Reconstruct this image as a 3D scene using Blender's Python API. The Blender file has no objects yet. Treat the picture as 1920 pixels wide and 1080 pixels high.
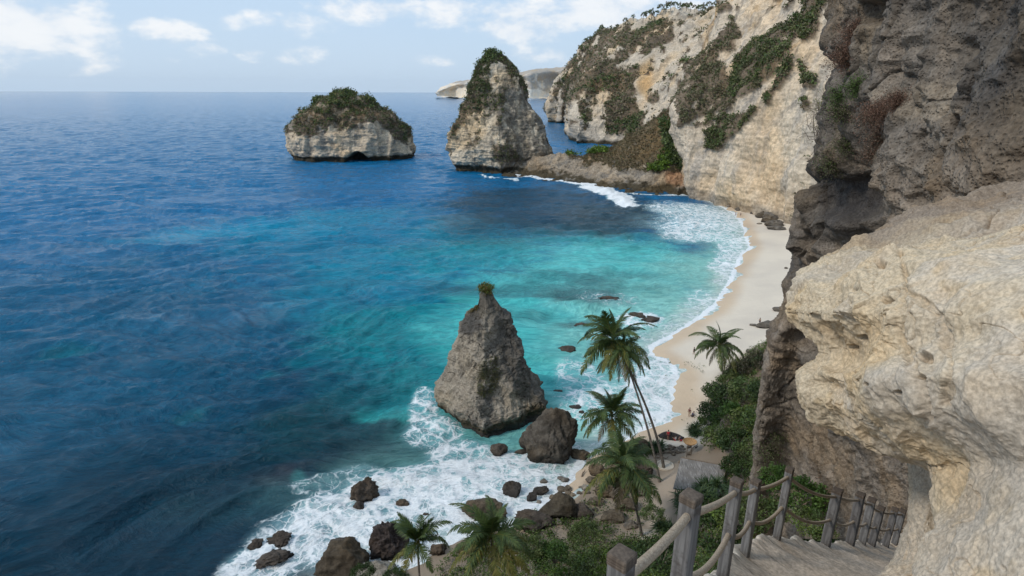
import bpy, math, random
import numpy as np
from mathutils import Vector, Matrix, Euler
R = math.radians
rng = np.random.default_rng(7)
random.seed(7)
scene = bpy.context.scene
COL = scene.collection

# ------------------------------------------------------------------ camera, world, sun, exposure
CAM_H = 60.0; F = 1167.0; PITCH = 17.55; ROLL = 0.22
cam_d = bpy.data.cameras.new('camera'); cam = bpy.data.objects.new('camera', cam_d); COL.objects.link(cam)
cam_d.sensor_width = 36; cam_d.lens = F/1920*36; cam_d.clip_start = 0.1; cam_d.clip_end = 60000
CR = (Matrix.Rotation(R(90-PITCH), 3, 'X') @ Matrix.Rotation(R(ROLL), 3, 'Z'))
cam.matrix_world = Matrix.Translation((0, 0, CAM_H)) @ CR.to_4x4()
scene.camera = cam
SUN_EL = R(42); SUN_AZ = R(-118)          # azimuth measured from +Y towards +X
sun_dir = Vector((math.sin(SUN_AZ)*math.cos(SUN_EL), math.cos(SUN_AZ)*math.cos(SUN_EL), math.sin(SUN_EL)))
sd = bpy.data.lights.new('sun', 'SUN'); sun = bpy.data.objects.new('sun', sd); COL.objects.link(sun)
sd.energy = 1.5; sd.angle = R(10); sd.color = (1.0, 0.93, 0.83)
sun.rotation_euler = sun_dir.to_track_quat('Z', 'Y').to_euler()
vs = scene.view_settings
vs.view_transform = 'Standard'; vs.look = 'None'; vs.gamma = 1; vs.use_curve_mapping = False
vs.exposure = 0.45
CR_np = np.array(CR)

def pdir(px, py):
    px = np.asarray(px, float); py = np.asarray(py, float)
    d = np.stack([(px-960)/F, -(py-540)/F, -np.ones_like(px)], -1)
    return d @ CR_np.T
def at_y(px, py, Y):
    d = pdir(px, py); t = np.asarray(Y, float)/d[..., 1]
    return np.array([0, 0, CAM_H]) + d*t[..., None]
def at_z(px, py, z=0.0):
    d = pdir(px, py); t = (np.asarray(z, float)-CAM_H)/d[..., 2]
    return np.array([0, 0, CAM_H]) + d*t[..., None]
def proj(P):
    q = (P-np.array([0, 0, CAM_H])) @ CR_np
    return 960+F*q[..., 0]/-q[..., 2], 540-F*q[..., 1]/-q[..., 2]

# ---- numpy noise
_perm = rng.permutation(256); _perm = np.concatenate([_perm, _perm]).astype(np.int32)
_g = rng.normal(size=(256, 3)); _g /= np.linalg.norm(_g, axis=1)[:, None]; _g = _g.astype(np.float32)
def pn(P, s=1.0, off=0.0):
    P = np.asarray(P, float)*s+off
    i = np.floor(P).astype(np.int64); f = (P-i).astype(np.float32); i &= 255
    u = f*f*f*(f*(f*6-15)+10)
    X, Y, Z = i[..., 0], i[..., 1], i[..., 2]
    def g(dx, dy, dz):
        h = _perm[(_perm[(_perm[(X+dx) & 255]+Y+dy) & 255]+Z+dz) & 255]
        G = _g[h]
        return G[..., 0]*(f[..., 0]-dx)+G[..., 1]*(f[..., 1]-dy)+G[..., 2]*(f[..., 2]-dz)
    ux, uy, uz = u[..., 0], u[..., 1], u[..., 2]
    def lx(dy, dz):
        a = g(0, dy, dz); return a+ux*(g(1, dy, dz)-a)
    a = lx(0, 0); a = a+uy*(lx(1, 0)-a)
    b = lx(0, 1); b = b+uy*(lx(1, 1)-b)
    return (a+uz*(b-a))*1.6
def fbm(P, s=1.0, o=4, g=0.5, off=0.0):
    r = 0; a = 1.0
    for k in range(o):
        r = r+a*pn(P, s*2.03**k, off+k*17.3); a *= g
    return r
def ridged(P, s=1.0, o=4, g=0.5, off=0.0):
    r = 0; a = 1.0
    for k in range(o):
        r = r+a*(1-2*np.abs(pn(P, s*2.03**k, off+k*13.7))); a *= g
    return r
def sstep(a, b, x):
    t = np.clip((x-a)/(b-a), 0, 1); return t*t*(3-2*t)
def cracks(P, s, w=.05, off=0.0, cov=.0):
    a = 1-sstep(0, w, np.abs(pn(P, s, off)+.25*pn(P, s*3.1, off+5))); b = 1-sstep(0, w*.8, np.abs(pn(P, s*1.7, off+40)+.2*pn(P, s*4.3, off+9)))
    return np.maximum(a*sstep(cov-.1, cov+.2, pn(P, s*.5, off+71)), b*sstep(cov, cov+.25, pn(P, s*.6, off+90)))
def lerp(a, b, t):
    a = np.asarray(a, float); b = np.asarray(b, float); t = np.asarray(t)
    return a+(b-a)*t
def mixc(c, d, m):
    return c*(1-m[..., None])+np.asarray(d, float)*m[..., None]

# ---- mesh builders
def raw_mesh(name, V, Fc, col=None, smooth=True, attrs=None):
    V = np.ascontiguousarray(V, dtype=np.float32).reshape(-1, 3); Fc = np.asarray(Fc, dtype=np.int32)
    me = bpy.data.meshes.new(name); n, k = Fc.shape
    me.vertices.add(len(V)); me.vertices.foreach_set('co', V.ravel())
    me.loops.add(n*k); me.loops.foreach_set('vertex_index', Fc.ravel())
    me.polygons.add(n); me.polygons.foreach_set('loop_start', np.arange(n, dtype=np.int32)*k)
    me.polygons.foreach_set('loop_total', np.full(n, k, dtype=np.int32))
    me.polygons.foreach_set('use_smooth', np.full(n, smooth, dtype=bool))
    me.update(calc_edges=True)
    if col is not None:
        a = me.color_attributes.new('Col', 'FLOAT_COLOR', 'POINT')
        c = np.ones((len(V), 4), np.float32); c[:, :3] = np.asarray(col).reshape(-1, 3)
        a.data.foreach_set('color', c.ravel())
    for kx, vx in (attrs or {}).items():
        a = me.attributes.new(kx, 'FLOAT', 'POINT'); a.data.foreach_set('value', np.ascontiguousarray(vx, dtype=np.float32).ravel())
    me.validate(); return me
def grid_faces(nr, nc, wrap=False):
    i, j = np.meshgrid(np.arange(nr-1), np.arange(nc if wrap else nc-1), indexing='ij')
    j2 = (j+1) % nc
    return np.stack([i*nc+j, i*nc+j2, (i+1)*nc+j2, (i+1)*nc+j], -1).reshape(-1, 4)
def link(name, me, mat=None, parent=None, label=None, cat=None, group=None, kind=None, loc=None):
    o = bpy.data.objects.new(name, me); COL.objects.link(o)
    if mat is not None and me is not None and not me.materials: me.materials.append(mat)
    if parent is not None: o.parent = parent
    if label: o['label'] = label
    if cat: o['category'] = cat
    if group: o['group'] = group
    if kind: o['kind'] = kind
    if loc is not None: o.location = loc
    return o
def empty(name, loc, label=None, cat=None, group=None, rz=0):
    o = link(name, None, None, None, label, cat, group, None, loc); o.rotation_euler = (0, 0, rz); return o
def dup(root, loc=None, label=None, rz=None, scale=None):
    r = root.copy(); COL.objects.link(r)
    if loc is not None: r.location = loc
    if rz is not None: r.rotation_euler = (0, 0, rz)
    if scale is not None: r.scale = scale
    if label: r['label'] = label
    for ch in list(root.children):
        c = ch.copy(); COL.objects.link(c); c.parent = r
        for g in ch.children:
            d = g.copy(); COL.objects.link(d); d.parent = c
    return r

def catmull(C, n):
    C = np.asarray(C, float); m = C.shape[0]
    t = np.linspace(0, m-1, n); i = np.clip(np.floor(t).astype(int), 0, m-2); f = (t-i).reshape(-1, *([1]*(C.ndim-1)))
    g = lambda k: C[np.clip(i+k, 0, m-1)]
    p0, p1, p2, p3 = g(-1), g(0), g(1), g(2)
    return 0.5*((2*p1)+(-p0+p2)*f+(2*p0-5*p1+4*p2-p3)*f*f+(-p0+3*p1-3*p2+p3)*f**3)
def net(ctrl, nr, nc):
    C = np.asarray(ctrl, float); W = at_y(C[..., 0], C[..., 1], C[..., 2])
    P = catmull(W, nr); P = np.swapaxes(catmull(np.swapaxes(P, 0, 1), nc), 0, 1)
    return P
def normals(P, flip=False):
    a = np.gradient(P, axis=1); b = np.gradient(P, axis=0)
    n = np.cross(a, b); n /= (np.linalg.norm(n, axis=-1)[..., None]+1e-9)
    return -n if flip else n
def face_cam(P):                       # outward normals = towards the open air where the viewer stands
    n = normals(P); d = np.array([0, 0, CAM_H])-P
    return n if np.median(np.sum(n*d, -1)) > 0 else -n

# ---- materials
def nmat(name):
    m = bpy.data.materials.new(name); m.use_nodes = True; nt = m.node_tree
    return m, nt, nt.nodes['Principled BSDF']
class NB:
    def __init__(s, nt): s.nt = nt
    def n(s, t, **kw):
        x = s.nt.nodes.new(t)
        for k, v in kw.items():
            if k in x.inputs.keys() if isinstance(k, str) else False: x.inputs[k].default_value = v
            else: setattr(x, k, v)
        return x
    def l(s, a, b): s.nt.links.new(a, b)
    def val(s, sock, v):
        if hasattr(v, 'type') and hasattr(v, 'links'): s.l(v, sock)
        else: sock.default_value = v
    def math(s, op, a, b=0.0, c=None, clamp=False):
        x = s.nt.nodes.new('ShaderNodeMath'); x.operation = op; x.use_clamp = clamp
        s.val(x.inputs[0], a); s.val(x.inputs[1], b)
        if c is not None: s.val(x.inputs[2], c)
        return x.outputs[0]
    def mix(s, f, a, b, mode='MIX'):
        x = s.nt.nodes.new('ShaderNodeMix'); x.data_type = 'RGBA'; x.blend_type = mode
        s.val(x.inputs[0], f)
        for k, v in ((6, a), (7, b)):
            if isinstance(v, tuple) and len(v) == 3: v = (*v, 1)
            s.val(x.inputs[k], v)
        return x.outputs[2]
    def noise(s, vec, scale, detail=4, rough=0.55, dist=0.0, typ='FBM'):
        x = s.nt.nodes.new('ShaderNodeTexNoise'); x.noise_type = typ
        x.inputs['Scale'].default_value = scale; x.inputs['Detail'].default_value = detail
        x.inputs['Roughness'].default_value = rough; x.inputs['Distortion'].default_value = dist
        s.l(vec, x.inputs['Vector']); return x.outputs[0]
    def vor(s, vec, scale, feature='F1', rnd=1.0):
        x = s.nt.nodes.new('ShaderNodeTexVoronoi'); x.feature = feature
        x.inputs['Scale'].default_value = scale; x.inputs['Randomness'].default_value = rnd
        s.l(vec, x.inputs['Vector']); return x.outputs[0]
    def ramp(s, v, a, b, lo=0.0, hi=1.0, smooth=True):
        x = s.nt.nodes.new('ShaderNodeMapRange'); x.interpolation_type = 'SMOOTHSTEP' if smooth else 'LINEAR'
        s.val(x.inputs[0], v); x.inputs[1].default_value = a; x.inputs[2].default_value = b
        x.inputs[3].default_value = lo; x.inputs[4].default_value = hi; return x.outputs[0]
    def pos(s, scale=(1, 1, 1)):
        g = s.nt.nodes.new('ShaderNodeNewGeometry'); m = s.nt.nodes.new('ShaderNodeVectorMath'); m.operation = 'MULTIPLY'
        s.l(g.outputs['Position'], m.inputs[0]); m.inputs[1].default_value = scale; return m.outputs[0]
    def bump(s, h, strength, dist, nrm=None):
        x = s.nt.nodes.new('ShaderNodeBump'); x.inputs['Strength'].default_value = strength; x.inputs['Distance'].default_value = dist
        s.l(h, x.inputs['Height'])
        if nrm is not None: s.l(nrm, x.inputs['Normal'])
        return x.outputs[0]

def rock_mat(name, grain, bumpd, strata=0.0, sscale=0.5, mott=0.55, pits=0.0, tint=(1.12, 1.0, 0.84), dark=(0.4, 0.38, 0.36)):
    """vertex colour x procedural mottling; grain = size in metres of the finest detail"""
    m, nt, b = nmat(name); B = NB(nt)
    at = B.n('ShaderNodeVertexColor', layer_name='Col').outputs[0]
    p = B.pos()
    n1 = B.noise(p, 0.12/grain, 6, 0.62); n2 = B.noise(p, 1.0/grain, 5, 0.65); n3 = B.noise(p, 0.035/grain, 3, 0.5)
    f = B.ramp(n1, 0.35, 0.68)
    c = B.mix(f, B.mix(1.0, at, (*dark, 1), 'MULTIPLY'), at)
    c = B.mix(mott, at, c)
    c = B.mix(B.ramp(n3, 0.45, 0.65), c, B.mix(1.0, c, (*tint, 1), 'MULTIPLY'))
    g = B.ramp(n2, 0.28, 0.72, 0.62, 1.3)
    gm = B.n('ShaderNodeCombineColor'); [B.l(g, gm.inputs[k]) for k in range(3)]
    c = B.mix(0.85, c, B.mix(1.0, c, gm.outputs[0], 'MULTIPLY'))
    h = B.math('ADD', B.math('MULTIPLY', n1, 1.0), B.math('MULTIPLY', n2, 0.35))
    if strata:
        ps = B.pos((0.04, 0.04, 1.0))
        st = B.noise(ps, sscale, 4, 0.7)
        sm = B.ramp(st, 0.4, 0.6, 0.72, 1.1)
        sg = B.n('ShaderNodeCombineColor'); [B.l(sm, sg.inputs[k]) for k in range(3)]
        c = B.mix(strata, c, B.mix(1.0, c, sg.outputs[0], 'MULTIPLY'))
        h = B.math('ADD', h, B.math('MULTIPLY', st, strata*0.8))
    if pits:
        v = B.vor(p, 1.3/grain); pv = B.ramp(v, 0.05, 0.5)
        h = B.math('ADD', h, B.math('MULTIPLY', pv, pits))
        c = B.mix(B.math('MULTIPLY', B.math('SUBTRACT', 1.0, pv), 0.5*pits), c, B.mix(1.0, c, (0.5, 0.46, 0.42, 1), 'MULTIPLY'))
    B.l(c, b.inputs['Base Color']); b.inputs['Roughness'].default_value = 0.93
    b.inputs['Specular IOR Level'].default_value = 0.2
    B.l(B.bump(h, 0.9, bumpd), b.inputs['Normal'])
    return m
def leaf_mat(name, rough=0.55, trans=0.15):
    m, nt, b = nmat(name); B = NB(nt)
    at = B.n('ShaderNodeVertexColor', layer_name='Col').outputs[0]
    B.l(at, b.inputs['Base Color']); b.inputs['Roughness'].default_value = rough
    b.inputs['Specular IOR Level'].default_value = 0.25
    if trans:
        tr = B.n('ShaderNodeBsdfTranslucent'); B.l(B.mix(1.0, at, (1.3, 1.5, 0.7, 1), 'MULTIPLY'), tr.inputs[0])
        mx = B.n('ShaderNodeMixShader'); mx.inputs[0].default_value = trans
        B.l(b.outputs[0], mx.inputs[1]); B.l(tr.outputs[0], mx.inputs[2])
        B.l(mx.outputs[0], nt.nodes['Material Output'].inputs[0])
    return m
M_far = rock_mat('far_cliff_rock', 1.6, 0.9, strata=0.35, sscale=0.75, mott=0.25)
M_stack = rock_mat('stack_rock', 1.1, 0.9, strata=0.4, sscale=1.1, mott=0.5)
M_spire = rock_mat('spire_rock', 0.22, 0.22, strata=0.25, sscale=1.6, mott=0.4, tint=(1.03, 1, .94))
M_wall = rock_mat('conglomerate_rock', 0.09, 0.10, strata=0.1, sscale=1.2, mott=0.6, pits=0.35)
M_near = rock_mat('sandstone_rock', 0.03, 0.010, mott=0.25, pits=0.10, tint=(1.05, 0.98, 0.88), dark=(0.66, 0.62, 0.58))
M_boulder = rock_mat('boulder_rock', 0.25, 0.22, mott=0.7)
M_leaf = leaf_mat('leaf')
M_dry = leaf_mat('dry_leaf', 0.8, 0.0)

# ------------------------------------------------------------------ world: sky with clouds
w = bpy.data.worlds.new('World'); scene.world = w; w.use_nodes = True
nt = w.node_tree; B = NB(nt); bg = nt.nodes['Background']
sky = B.n('ShaderNodeTexSky', sky_type='NISHITA', sun_disc=False, sun_elevation=SUN_EL, sun_rotation=SUN_AZ, altitude=60, air_density=1.0, dust_density=1.6, ozone_density=1.5)
tc = B.n('ShaderNodeTexCoord').outputs['Generated']
sp = B.n('ShaderNodeSeparateXYZ'); B.l(tc, sp.inputs[0])
az = B.math('ARCTAN2', sp.outputs[0], sp.outputs[1]); el = B.math('ARCSINE', sp.outputs[2])
cv = B.n('ShaderNodeCombineXYZ'); B.l(az, cv.inputs[0]); B.l(B.math('MULTIPLY', el, 2.0), cv.inputs[1])
cn = B.noise(cv.outputs[0], 11.0, 8, 0.6, 0.1); cn2 = B.noise(cv.outputs[0], 3.2, 4, 0.5)
blobs = [(40, 45, 150, 70, 1.0), (310, 62, 75, 26, .8), (180, 72, 60, 22, .5), (540, 42, 80, 26, .75), (440, 50, 50, 20, .55),
         (700, 18, 130, 26, .9), (830, 35, 90, 25, .7), (840, 10, 60, 12, .8), (1000, 40, 150, 45, 1.0), (1150, 20, 220, 50, 1.0), (375, 92, 40, 16, .5), (485, 100, 40, 16, .5),
         (580, 105, 80, 16, .5), (680, 118, 60, 10, .4), (815, 110, 50, 14, .5), (1040, 100, 110, 25, .6), (60, 95, 130, 20, .5), (230, 110, 90, 12, .3)]
acc = None
for (cx, cy, rx, ry, s_) in blobs:
    d = pdir(cx, cy); d = d/np.linalg.norm(d); a0 = math.atan2(d[0], d[1]); e0 = math.asin(d[2])
    ux = B.math('DIVIDE', B.math('SUBTRACT', az, a0), 1.12*rx/F); uy = B.math('DIVIDE', B.math('SUBTRACT', el, e0), 1.12*ry/F)
    q = B.math('ADD', B.math('MULTIPLY', ux, ux), B.math('MULTIPLY', uy, uy))
    v = B.math('MULTIPLY', B.math('SUBTRACT', 1.0, q, clamp=True), s_)
    acc = v if acc is None else B.math('MAXIMUM', acc, v)
high = B.math('MULTIPLY', B.ramp(el, 0.2, 0.5), B.math('ADD', B.math('MULTIPLY', cn2, 2.2), -0.75))
acc = B.math('ADD', acc, B.math('MAXIMUM', high, 0.0))
dens = B.math('ADD', B.math('MULTIPLY', acc, 0.60), B.math('MULTIPLY', B.math('SUBTRACT', cn, 0.5), 2.1))
cov = B.math('MULTIPLY', B.ramp(dens, 0.16, 0.62), 0.86)
cov = B.math('MULTIPLY', cov, B.ramp(acc, 0.0, 0.15))
shade = B.ramp(B.math('ADD', cn, B.math('MULTIPLY', cn2, 0.4)), 0.5, 0.85)
ccol = B.mix(shade, (6.7, 7.5, 8.5), (9.2, 9.3, 9.4))
skyc = B.mix(0.82, sky.outputs[0], B.mix(B.ramp(el, 0.0, 0.25), (5.5, 7.1, 9.0), (4.9, 6.9, 9.4)))
veil = B.math('MULTIPLY', B.noise(cv.outputs[0], 2.0, 4, 0.5), 0.25)
skyc = B.mix(veil, skyc, (7.6, 8.6, 9.6))
B.l(B.mix(cov, skyc, ccol), bg.inputs[0]); bg.inputs[1].default_value = 0.078

# ------------------------------------------------------------------ shoreline and land
SH = [(1285, 361), (1320, 371), (1352, 386), (1385, 404), (1398, 425), (1402, 445), (1411, 465), (1392, 480), (1386, 500), (1372, 530), (1355, 560),
      (1325, 590), (1290, 615), (1258, 633), (1228, 650), (1232, 664), (1256, 678), (1271, 693), (1275, 712), (1268, 735), (1272, 748), (1260, 773), (1230, 797),
      (1190, 822), (1150, 840), (1120, 853), (1098, 862), (1088, 882), (1075, 905), (1052, 930), (1020, 962), (975, 985), (900, 1003), (830, 1030), (740, 1075), (640, 1110), (520, 1200)]
SHW = at_z([p[0] for p in SH], [p[1] for p in SH])[:, :2]
SHW = np.concatenate([[[90, 470]], SHW, [[-70, 5], [-120, -60]]])
POLY = np.concatenate([SHW, [[400, -60], [400, 470]]])
def seg_dist(Q, L):
    d = np.full(Q.shape[:-1], 1e9)
    for a, b in zip(L[:-1], L[1:]):
        ab = b-a; t = np.clip(((Q-a)@ab)/(ab@ab), 0, 1)
        d = np.minimum(d, np.linalg.norm(Q-(a+t[..., None]*ab), axis=-1))
    return d
def inside(Q, Pg):
    r = np.zeros(Q.shape[:-1], bool); x, y = Q[..., 0], Q[..., 1]
    for (x1, y1), (x2, y2) in zip(Pg, np.roll(Pg, -1, 0)):
        c = (y1 > y) != (y2 > y)
        with np.errstate(divide='ignore', invalid='ignore'):
            r ^= c & (x < (x2-x1)*(y-y1)/(y2-y1+1e-12)+x1)
    return r
def shore(Q):                          # signed distance, inland positive
    return seg_dist(Q, SHW)*np.where(inside(Q, POLY), 1, -1)
HC = np.array([(0, 0, 56.3), (0, -30, 62), (0, 8, 46), (-3, 3, 50), (2.5, 4, 54), (5.6, 8.5, 51), (9.6, 12.5, 47.6), (15, 17, 42), (-10, 4, 40), (-10, 20, 27), (0, 20, 33), (8, 20, 36), (0, 35, 19), (0, 50, 8),
      (-12, 50, 3), (-25, 50, -6), (-40, 30, -4), (10, 50, 13), (10, 62, 6), (20, 62, 8), (20, 50, 16), (15, 35, 25), (25, 35, 30), (27, 52, 18), (30, 62, 11), (36, 74, 12), (34, 86, 8), (42, 95, 11),
      (48, 110, 9), (53, 125, 6), (60, 140, 3), (24, 84, 1), (27, 77, 3), (12, 70, 2), (2, 66, 2), (-10, 64, -3), (60, 200, -2), (30, 130, -4), (28, 100, -3), (45, 80, 22), (56, 110, 20),
      (32, 42, 34), (40, 52, 36), (60, 80, 42), (100, 100, 50), (100, 200, 8), (100, 300, 0), (160, 300, 20), (0, 90, -8), (0, 130, -8), (-80, 30, -8), (160, 380, 20), (200, 200, 60), (60, 300, -6), (100, 0, 60), (-60, -30, 20)], float)
_d = np.linalg.norm(HC[:, None, :2]-HC[None, :, :2], axis=-1)
_w = np.linalg.solve(np.block([[_d, np.ones((len(HC), 1))], [np.ones((1, len(HC))), np.zeros((1, 1))]]), np.append(HC[:, 2], 0))
def land_z(Q):
    Q = np.asarray(Q, float)
    d = shore(Q)
    hill = np.zeros(Q.shape[:-1])+_w[-1]
    for k in range(len(HC)): hill = hill+_w[k]*np.linalg.norm(Q-HC[k, :2], axis=-1)
    P3 = np.concatenate([Q, np.zeros(Q.shape[:-1]+(1,))], -1)
    beach = np.where(d > 0, 0.085*np.minimum(d, 55), 0.16*np.maximum(d, -30))+0.05*fbm(P3, 0.12, 3)*sstep(2, 15, d)
    hill = hill-0.8-30*sstep(135, 175, Q[..., 1])+fbm(P3, 0.09, 4)*1.2*sstep(4, 9, hill)
    k = 1.5; m = np.maximum(beach, hill)
    z = m+np.maximum(0, k-np.abs(beach-hill))**2/(4*k)
    return z, beach, hill, d
def poly_mask(px, py, pg, soft=8.0):
    pg = np.asarray(pg, float); q = np.stack([px, py], -1)
    d = seg_dist(q, np.concatenate([pg, pg[:1]])); return sstep(-soft, soft, np.where(inside(q, pg), d, -d))
xs = np.arange(-90, 230, 1.0); ys = np.arange(-25, 430, 1.0)
GX, GY = np.meshgrid(xs, ys); Q = np.stack([GX, GY], -1)
Z, beach, hill, dsh = land_z(Q)
Pg = np.stack([GX, GY, Z], -1)
sand_dry = np.array([0.66, 0.58, 0.47]); sand_wet = np.array([0.57, 0.445, 0.315])
C = np.zeros(Pg.shape)+sand_dry
C = mixc(C, sand_wet, 1-sstep(1.5, 6.5, dsh+1.5*fbm(Pg, 0.06, 3)))
soil = np.array([0.17, 0.125, 0.085])
C = mixc(C, (0.30, 0.235, 0.17), sstep(0.2, 2.2, Z-beach)*0.9)
C = mixc(C, soil, sstep(2.0, 5.0, Z-beach+fbm(Pg, 0.2, 3)))
_sx, _sy = proj(Pg); _t = sstep(828, 846, _sy+6*fbm(Pg, .3, 3))*(1-poly_mask(_sx, _sy, [(960, 1010), (1000, 930), (1060, 860), (1120, 846), (1135, 870), (1100, 905), (1075, 935), (1040, 985)], 8))*(Pg[..., 1] > 5)
C = mixc(C, (0.22, 0.175, 0.13), _t*.9)
C = mixc(C, (0.42, 0.34, 0.26), poly_mask(_sx, _sy, [(1215, 1020), (1218, 940), (1240, 895), (1272, 880), (1262, 930), (1250, 1010), (1225, 1030)], 6)*.9)
m, nt_, b = nmat('sand'); B = NB(nt_)
at = B.n('ShaderNodeVertexColor', layer_name='Col').outputs[0]; p = B.pos()
n1 = B.noise(p, 0.6, 8, 0.6); n2 = B.noise(p, 0.05, 4, 0.6); n4 = B.noise(p, 5.0, 3, 0.6)
c = B.mix(B.ramp(n2, 0.35, 0.7), at, B.mix(1.0, at, (0.86, 0.86, 0.88, 1), 'MULTIPLY'))
c = B.mix(B.ramp(n4, 0.62, 0.75), c, B.mix(1.0, c, (0.7, 0.66, 0.6, 1), 'MULTIPLY'))
B.l(c, b.inputs['Base Color']); b.inputs['Roughness'].default_value = 0.95; b.inputs['Specular IOR Level'].default_value = 0.15
B.l(B.bump(B.math('ADD', n1, B.math('MULTIPLY', B.ramp(B.vor(p, 1.1), 0.0, 0.3), 0.35)), 0.8, 0.2), b.inputs['Normal'])
M_sand = m
link('beach_ground', raw_mesh('beach_ground', Pg, grid_faces(*GX.shape), C), M_sand, kind='structure')
def gz(x, y): return float(land_z(np.array([[x, y]]))[0][0])
def on_ground(px, py):                 # first hit of the pixel ray on the land, or on the sea
    d = pdir(px, py); o = np.array([0, 0, CAM_H]); ts = np.linspace(25, 420, 800)
    P = o+d*ts[:, None]; z = np.maximum(land_z(P[:, :2])[0], 0); k = np.argmax(P[:, 2] <= z)
    return P[k]*np.array([1, 1, 0])+np.array([0, 0, z[k]])

# seabed so that nothing is open below
V = np.array([[-400, -200, -12], [700, -200, -12], [700, 1800, -12], [-400, 1800, -12]], float)
link('seabed', raw_mesh('seabed', V, [[0, 1, 2, 3]], np.tile(sand_wet*.5, (4, 1))), M_sand, kind='structure')

# ------------------------------------------------------------------ sea
naz, nrad = 900, 1150
azs = np.linspace(R(-52), R(50), naz)
rr = 55*np.exp(np.linspace(0, 1, nrad)**1.35*math.log(24000/55))
A_, R_ = np.meshgrid(azs, rr)
SX = R_*np.sin(A_); SY = R_*np.cos(A_)
Q = np.stack([SX, SY], -1); P0 = np.stack([SX, SY, np.zeros_like(SX)], -1)
d0 = np.full(SX.shape, -400.0); nearm = (np.abs(SX) < 300) & (SY < 560)
d0[nearm] = shore(Q[nearm]); off = -d0            # metres offshore
warp = np.stack([fbm(P0, 0.012, 3, off=3), fbm(P0, 0.012, 3, off=9), np.zeros_like(SX)], -1)
PW = P0+warp*18
hgt = np.zeros_like(SX)
wr = np.random.default_rng(5)
for k in range(60):
    lam = 1.7*(26/1.7)**(wr.random()**1.5); th = R(106)+wr.normal()*0.42
    kk = 2*math.pi/lam; ph = wr.random()*6.28
    arg = (PW[..., 0]*math.cos(th)+PW[..., 1]*math.sin(th))*kk+ph
    amp = 0.0175*lam**0.8
    hgt += amp*np.sin(arg)*np.clip(1-R_/ (lam*260), 0, 1)
swell = (PW[..., 0]*math.cos(R(112))+PW[..., 1]*math.sin(R(112)))
hgt += 0.35*np.maximum(0, np.sin(swell*2*math.pi/46+1.0))**3*sstep(5, 60, off)*np.clip(1-R_/1500, 0, 1)
hgt *= 0.25+0.75*sstep(0, 45, off)
P0[..., 2] = hgt
# local colour of the water: depth, sand patches and reefs under it, plus the stack's dark reflection painted in
def px_ell(Pw, cx, cy, rx, ry):        # ellipse on the sea given by centre and radii seen from the stairs
    c = at_z(cx, cy); ex = at_z(cx+rx, cy)-c; ey = at_z(cx, cy+ry)-at_z(cx, cy-ry)
    a = np.linalg.norm(ex[:2]); b_ = max(np.linalg.norm(ey[:2])/2, 1e-3)
    dx = Pw[..., 0]-c[0]; dy = Pw[..., 1]-c[1]; r = math.hypot(c[0], c[1]); fx, fy = c[0]/r, c[1]/r
    fwd = dx*fx+dy*fy; sid = dx*fy-dy*fx
    return np.sqrt((sid/a)**2+(fwd/b_)**2)
PN = P0.copy(); PN[..., 2] = 0
nz = fbm(PN, 0.03, 5, 0.55, off=30); nz2 = fbm(PN*np.array([1, 1.6, 1]), 0.11, 4, 0.55, off=60)
C = np.zeros(P0.shape)+np.array([0.002, 0.112, 0.255])
C = mixc(C, (0.001, 0.073, 0.143), 1-sstep(140, 380, R_+25*nz))
C = mixc(C, (0.001, 0.025, 0.046), 1-sstep(80, 165, R_+12*nz))
def patch(cx, cy, rx, ry, col, s=1.0, nzs=0.35, soft=0.5):
    global C
    e = px_ell(PN, cx, cy, rx, ry)+nz*nzs+nz2*nzs*0.5
    C = mixc(C, col, s*(1-sstep(1-soft, 1+soft, e)))
patch(540, 425, 190, 22, (0.001, 0.22, 0.36), .85)
patch(700, 440, 260, 60, (0.001, 0.16, 0.27), .7)
patch(760, 520, 220, 60, (0.001, 0.18, 0.27), .75)
patch(880, 440, 120, 40, (0.004, 0.16, 0.23), .7)
patch(800, 620, 170, 70, (0.001, 0.19, 0.22), .85)
patch(1020, 620, 190, 130, (0.05, 0.40, 0.40), .9)
patch(1130, 500, 210, 75, (0.08, 0.46, 0.45), .9)
patch(900, 480, 110, 30, (0.008, 0.24, 0.29), .6)
patch(1180, 570, 140, 60, (0.18, 0.50, 0.46), .8)
patch(1010, 385, 170, 45, (0.006, 0.036, 0.060), .85)  # dark reef together with the stack's reflection, painted into the water colour
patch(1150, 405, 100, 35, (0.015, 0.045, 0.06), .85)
patch(980, 545, 200, 14, (0.012, 0.10, 0.12), .65); patch(1040, 520, 90, 9, (0.015, 0.11, 0.13), .6, .7); patch(1010, 590, 70, 10, (0.02, 0.12, 0.13), .55, .7); patch(1180, 515, 60, 8, (0.03, 0.15, 0.16), .6, .7)
patch(1110, 560, 75, 14, (0.02, 0.07, 0.08), .7, .6); patch(1085, 607, 40, 10, (0.02, 0.07, 0.08), .8, .6)
patch(1230, 545, 60, 12, (0.03, 0.16, 0.16), .6, .6); patch(1130, 530, 60, 8, (0.03, 0.14, 0.15), .6, .6)
patch(620, 800, 150, 60, (0.002, 0.040, 0.050), .7)
patch(740, 770, 60, 18, (0.02, 0.27, 0.27), .9, .5, .3); patch(760, 745, 60, 16, (0.01, 0.16, 0.19), .7)
patch(700, 730, 110, 35, (0.004, 0.10, 0.13), .6); patch(850, 700, 110, 50, (0.01, 0.22, 0.24), .5)
patch(530, 890, 50, 20, (0.028, 0.022, 0.035), .8, .6); patch(560, 895, 14, 18, (0.02, 0.16, 0.16), .8, .5)
patch(650, 860, 90, 30, (0.008, 0.025, 0.04), .6)
patch(430, 920, 120, 60, (0.004, 0.028, 0.045), .5)
patch(120, 660, 40, 10, (0.004, 0.14, 0.18), .5, .6); patch(510, 705, 25, 8, (0.004, 0.14, 0.18), .5, .6)
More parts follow.
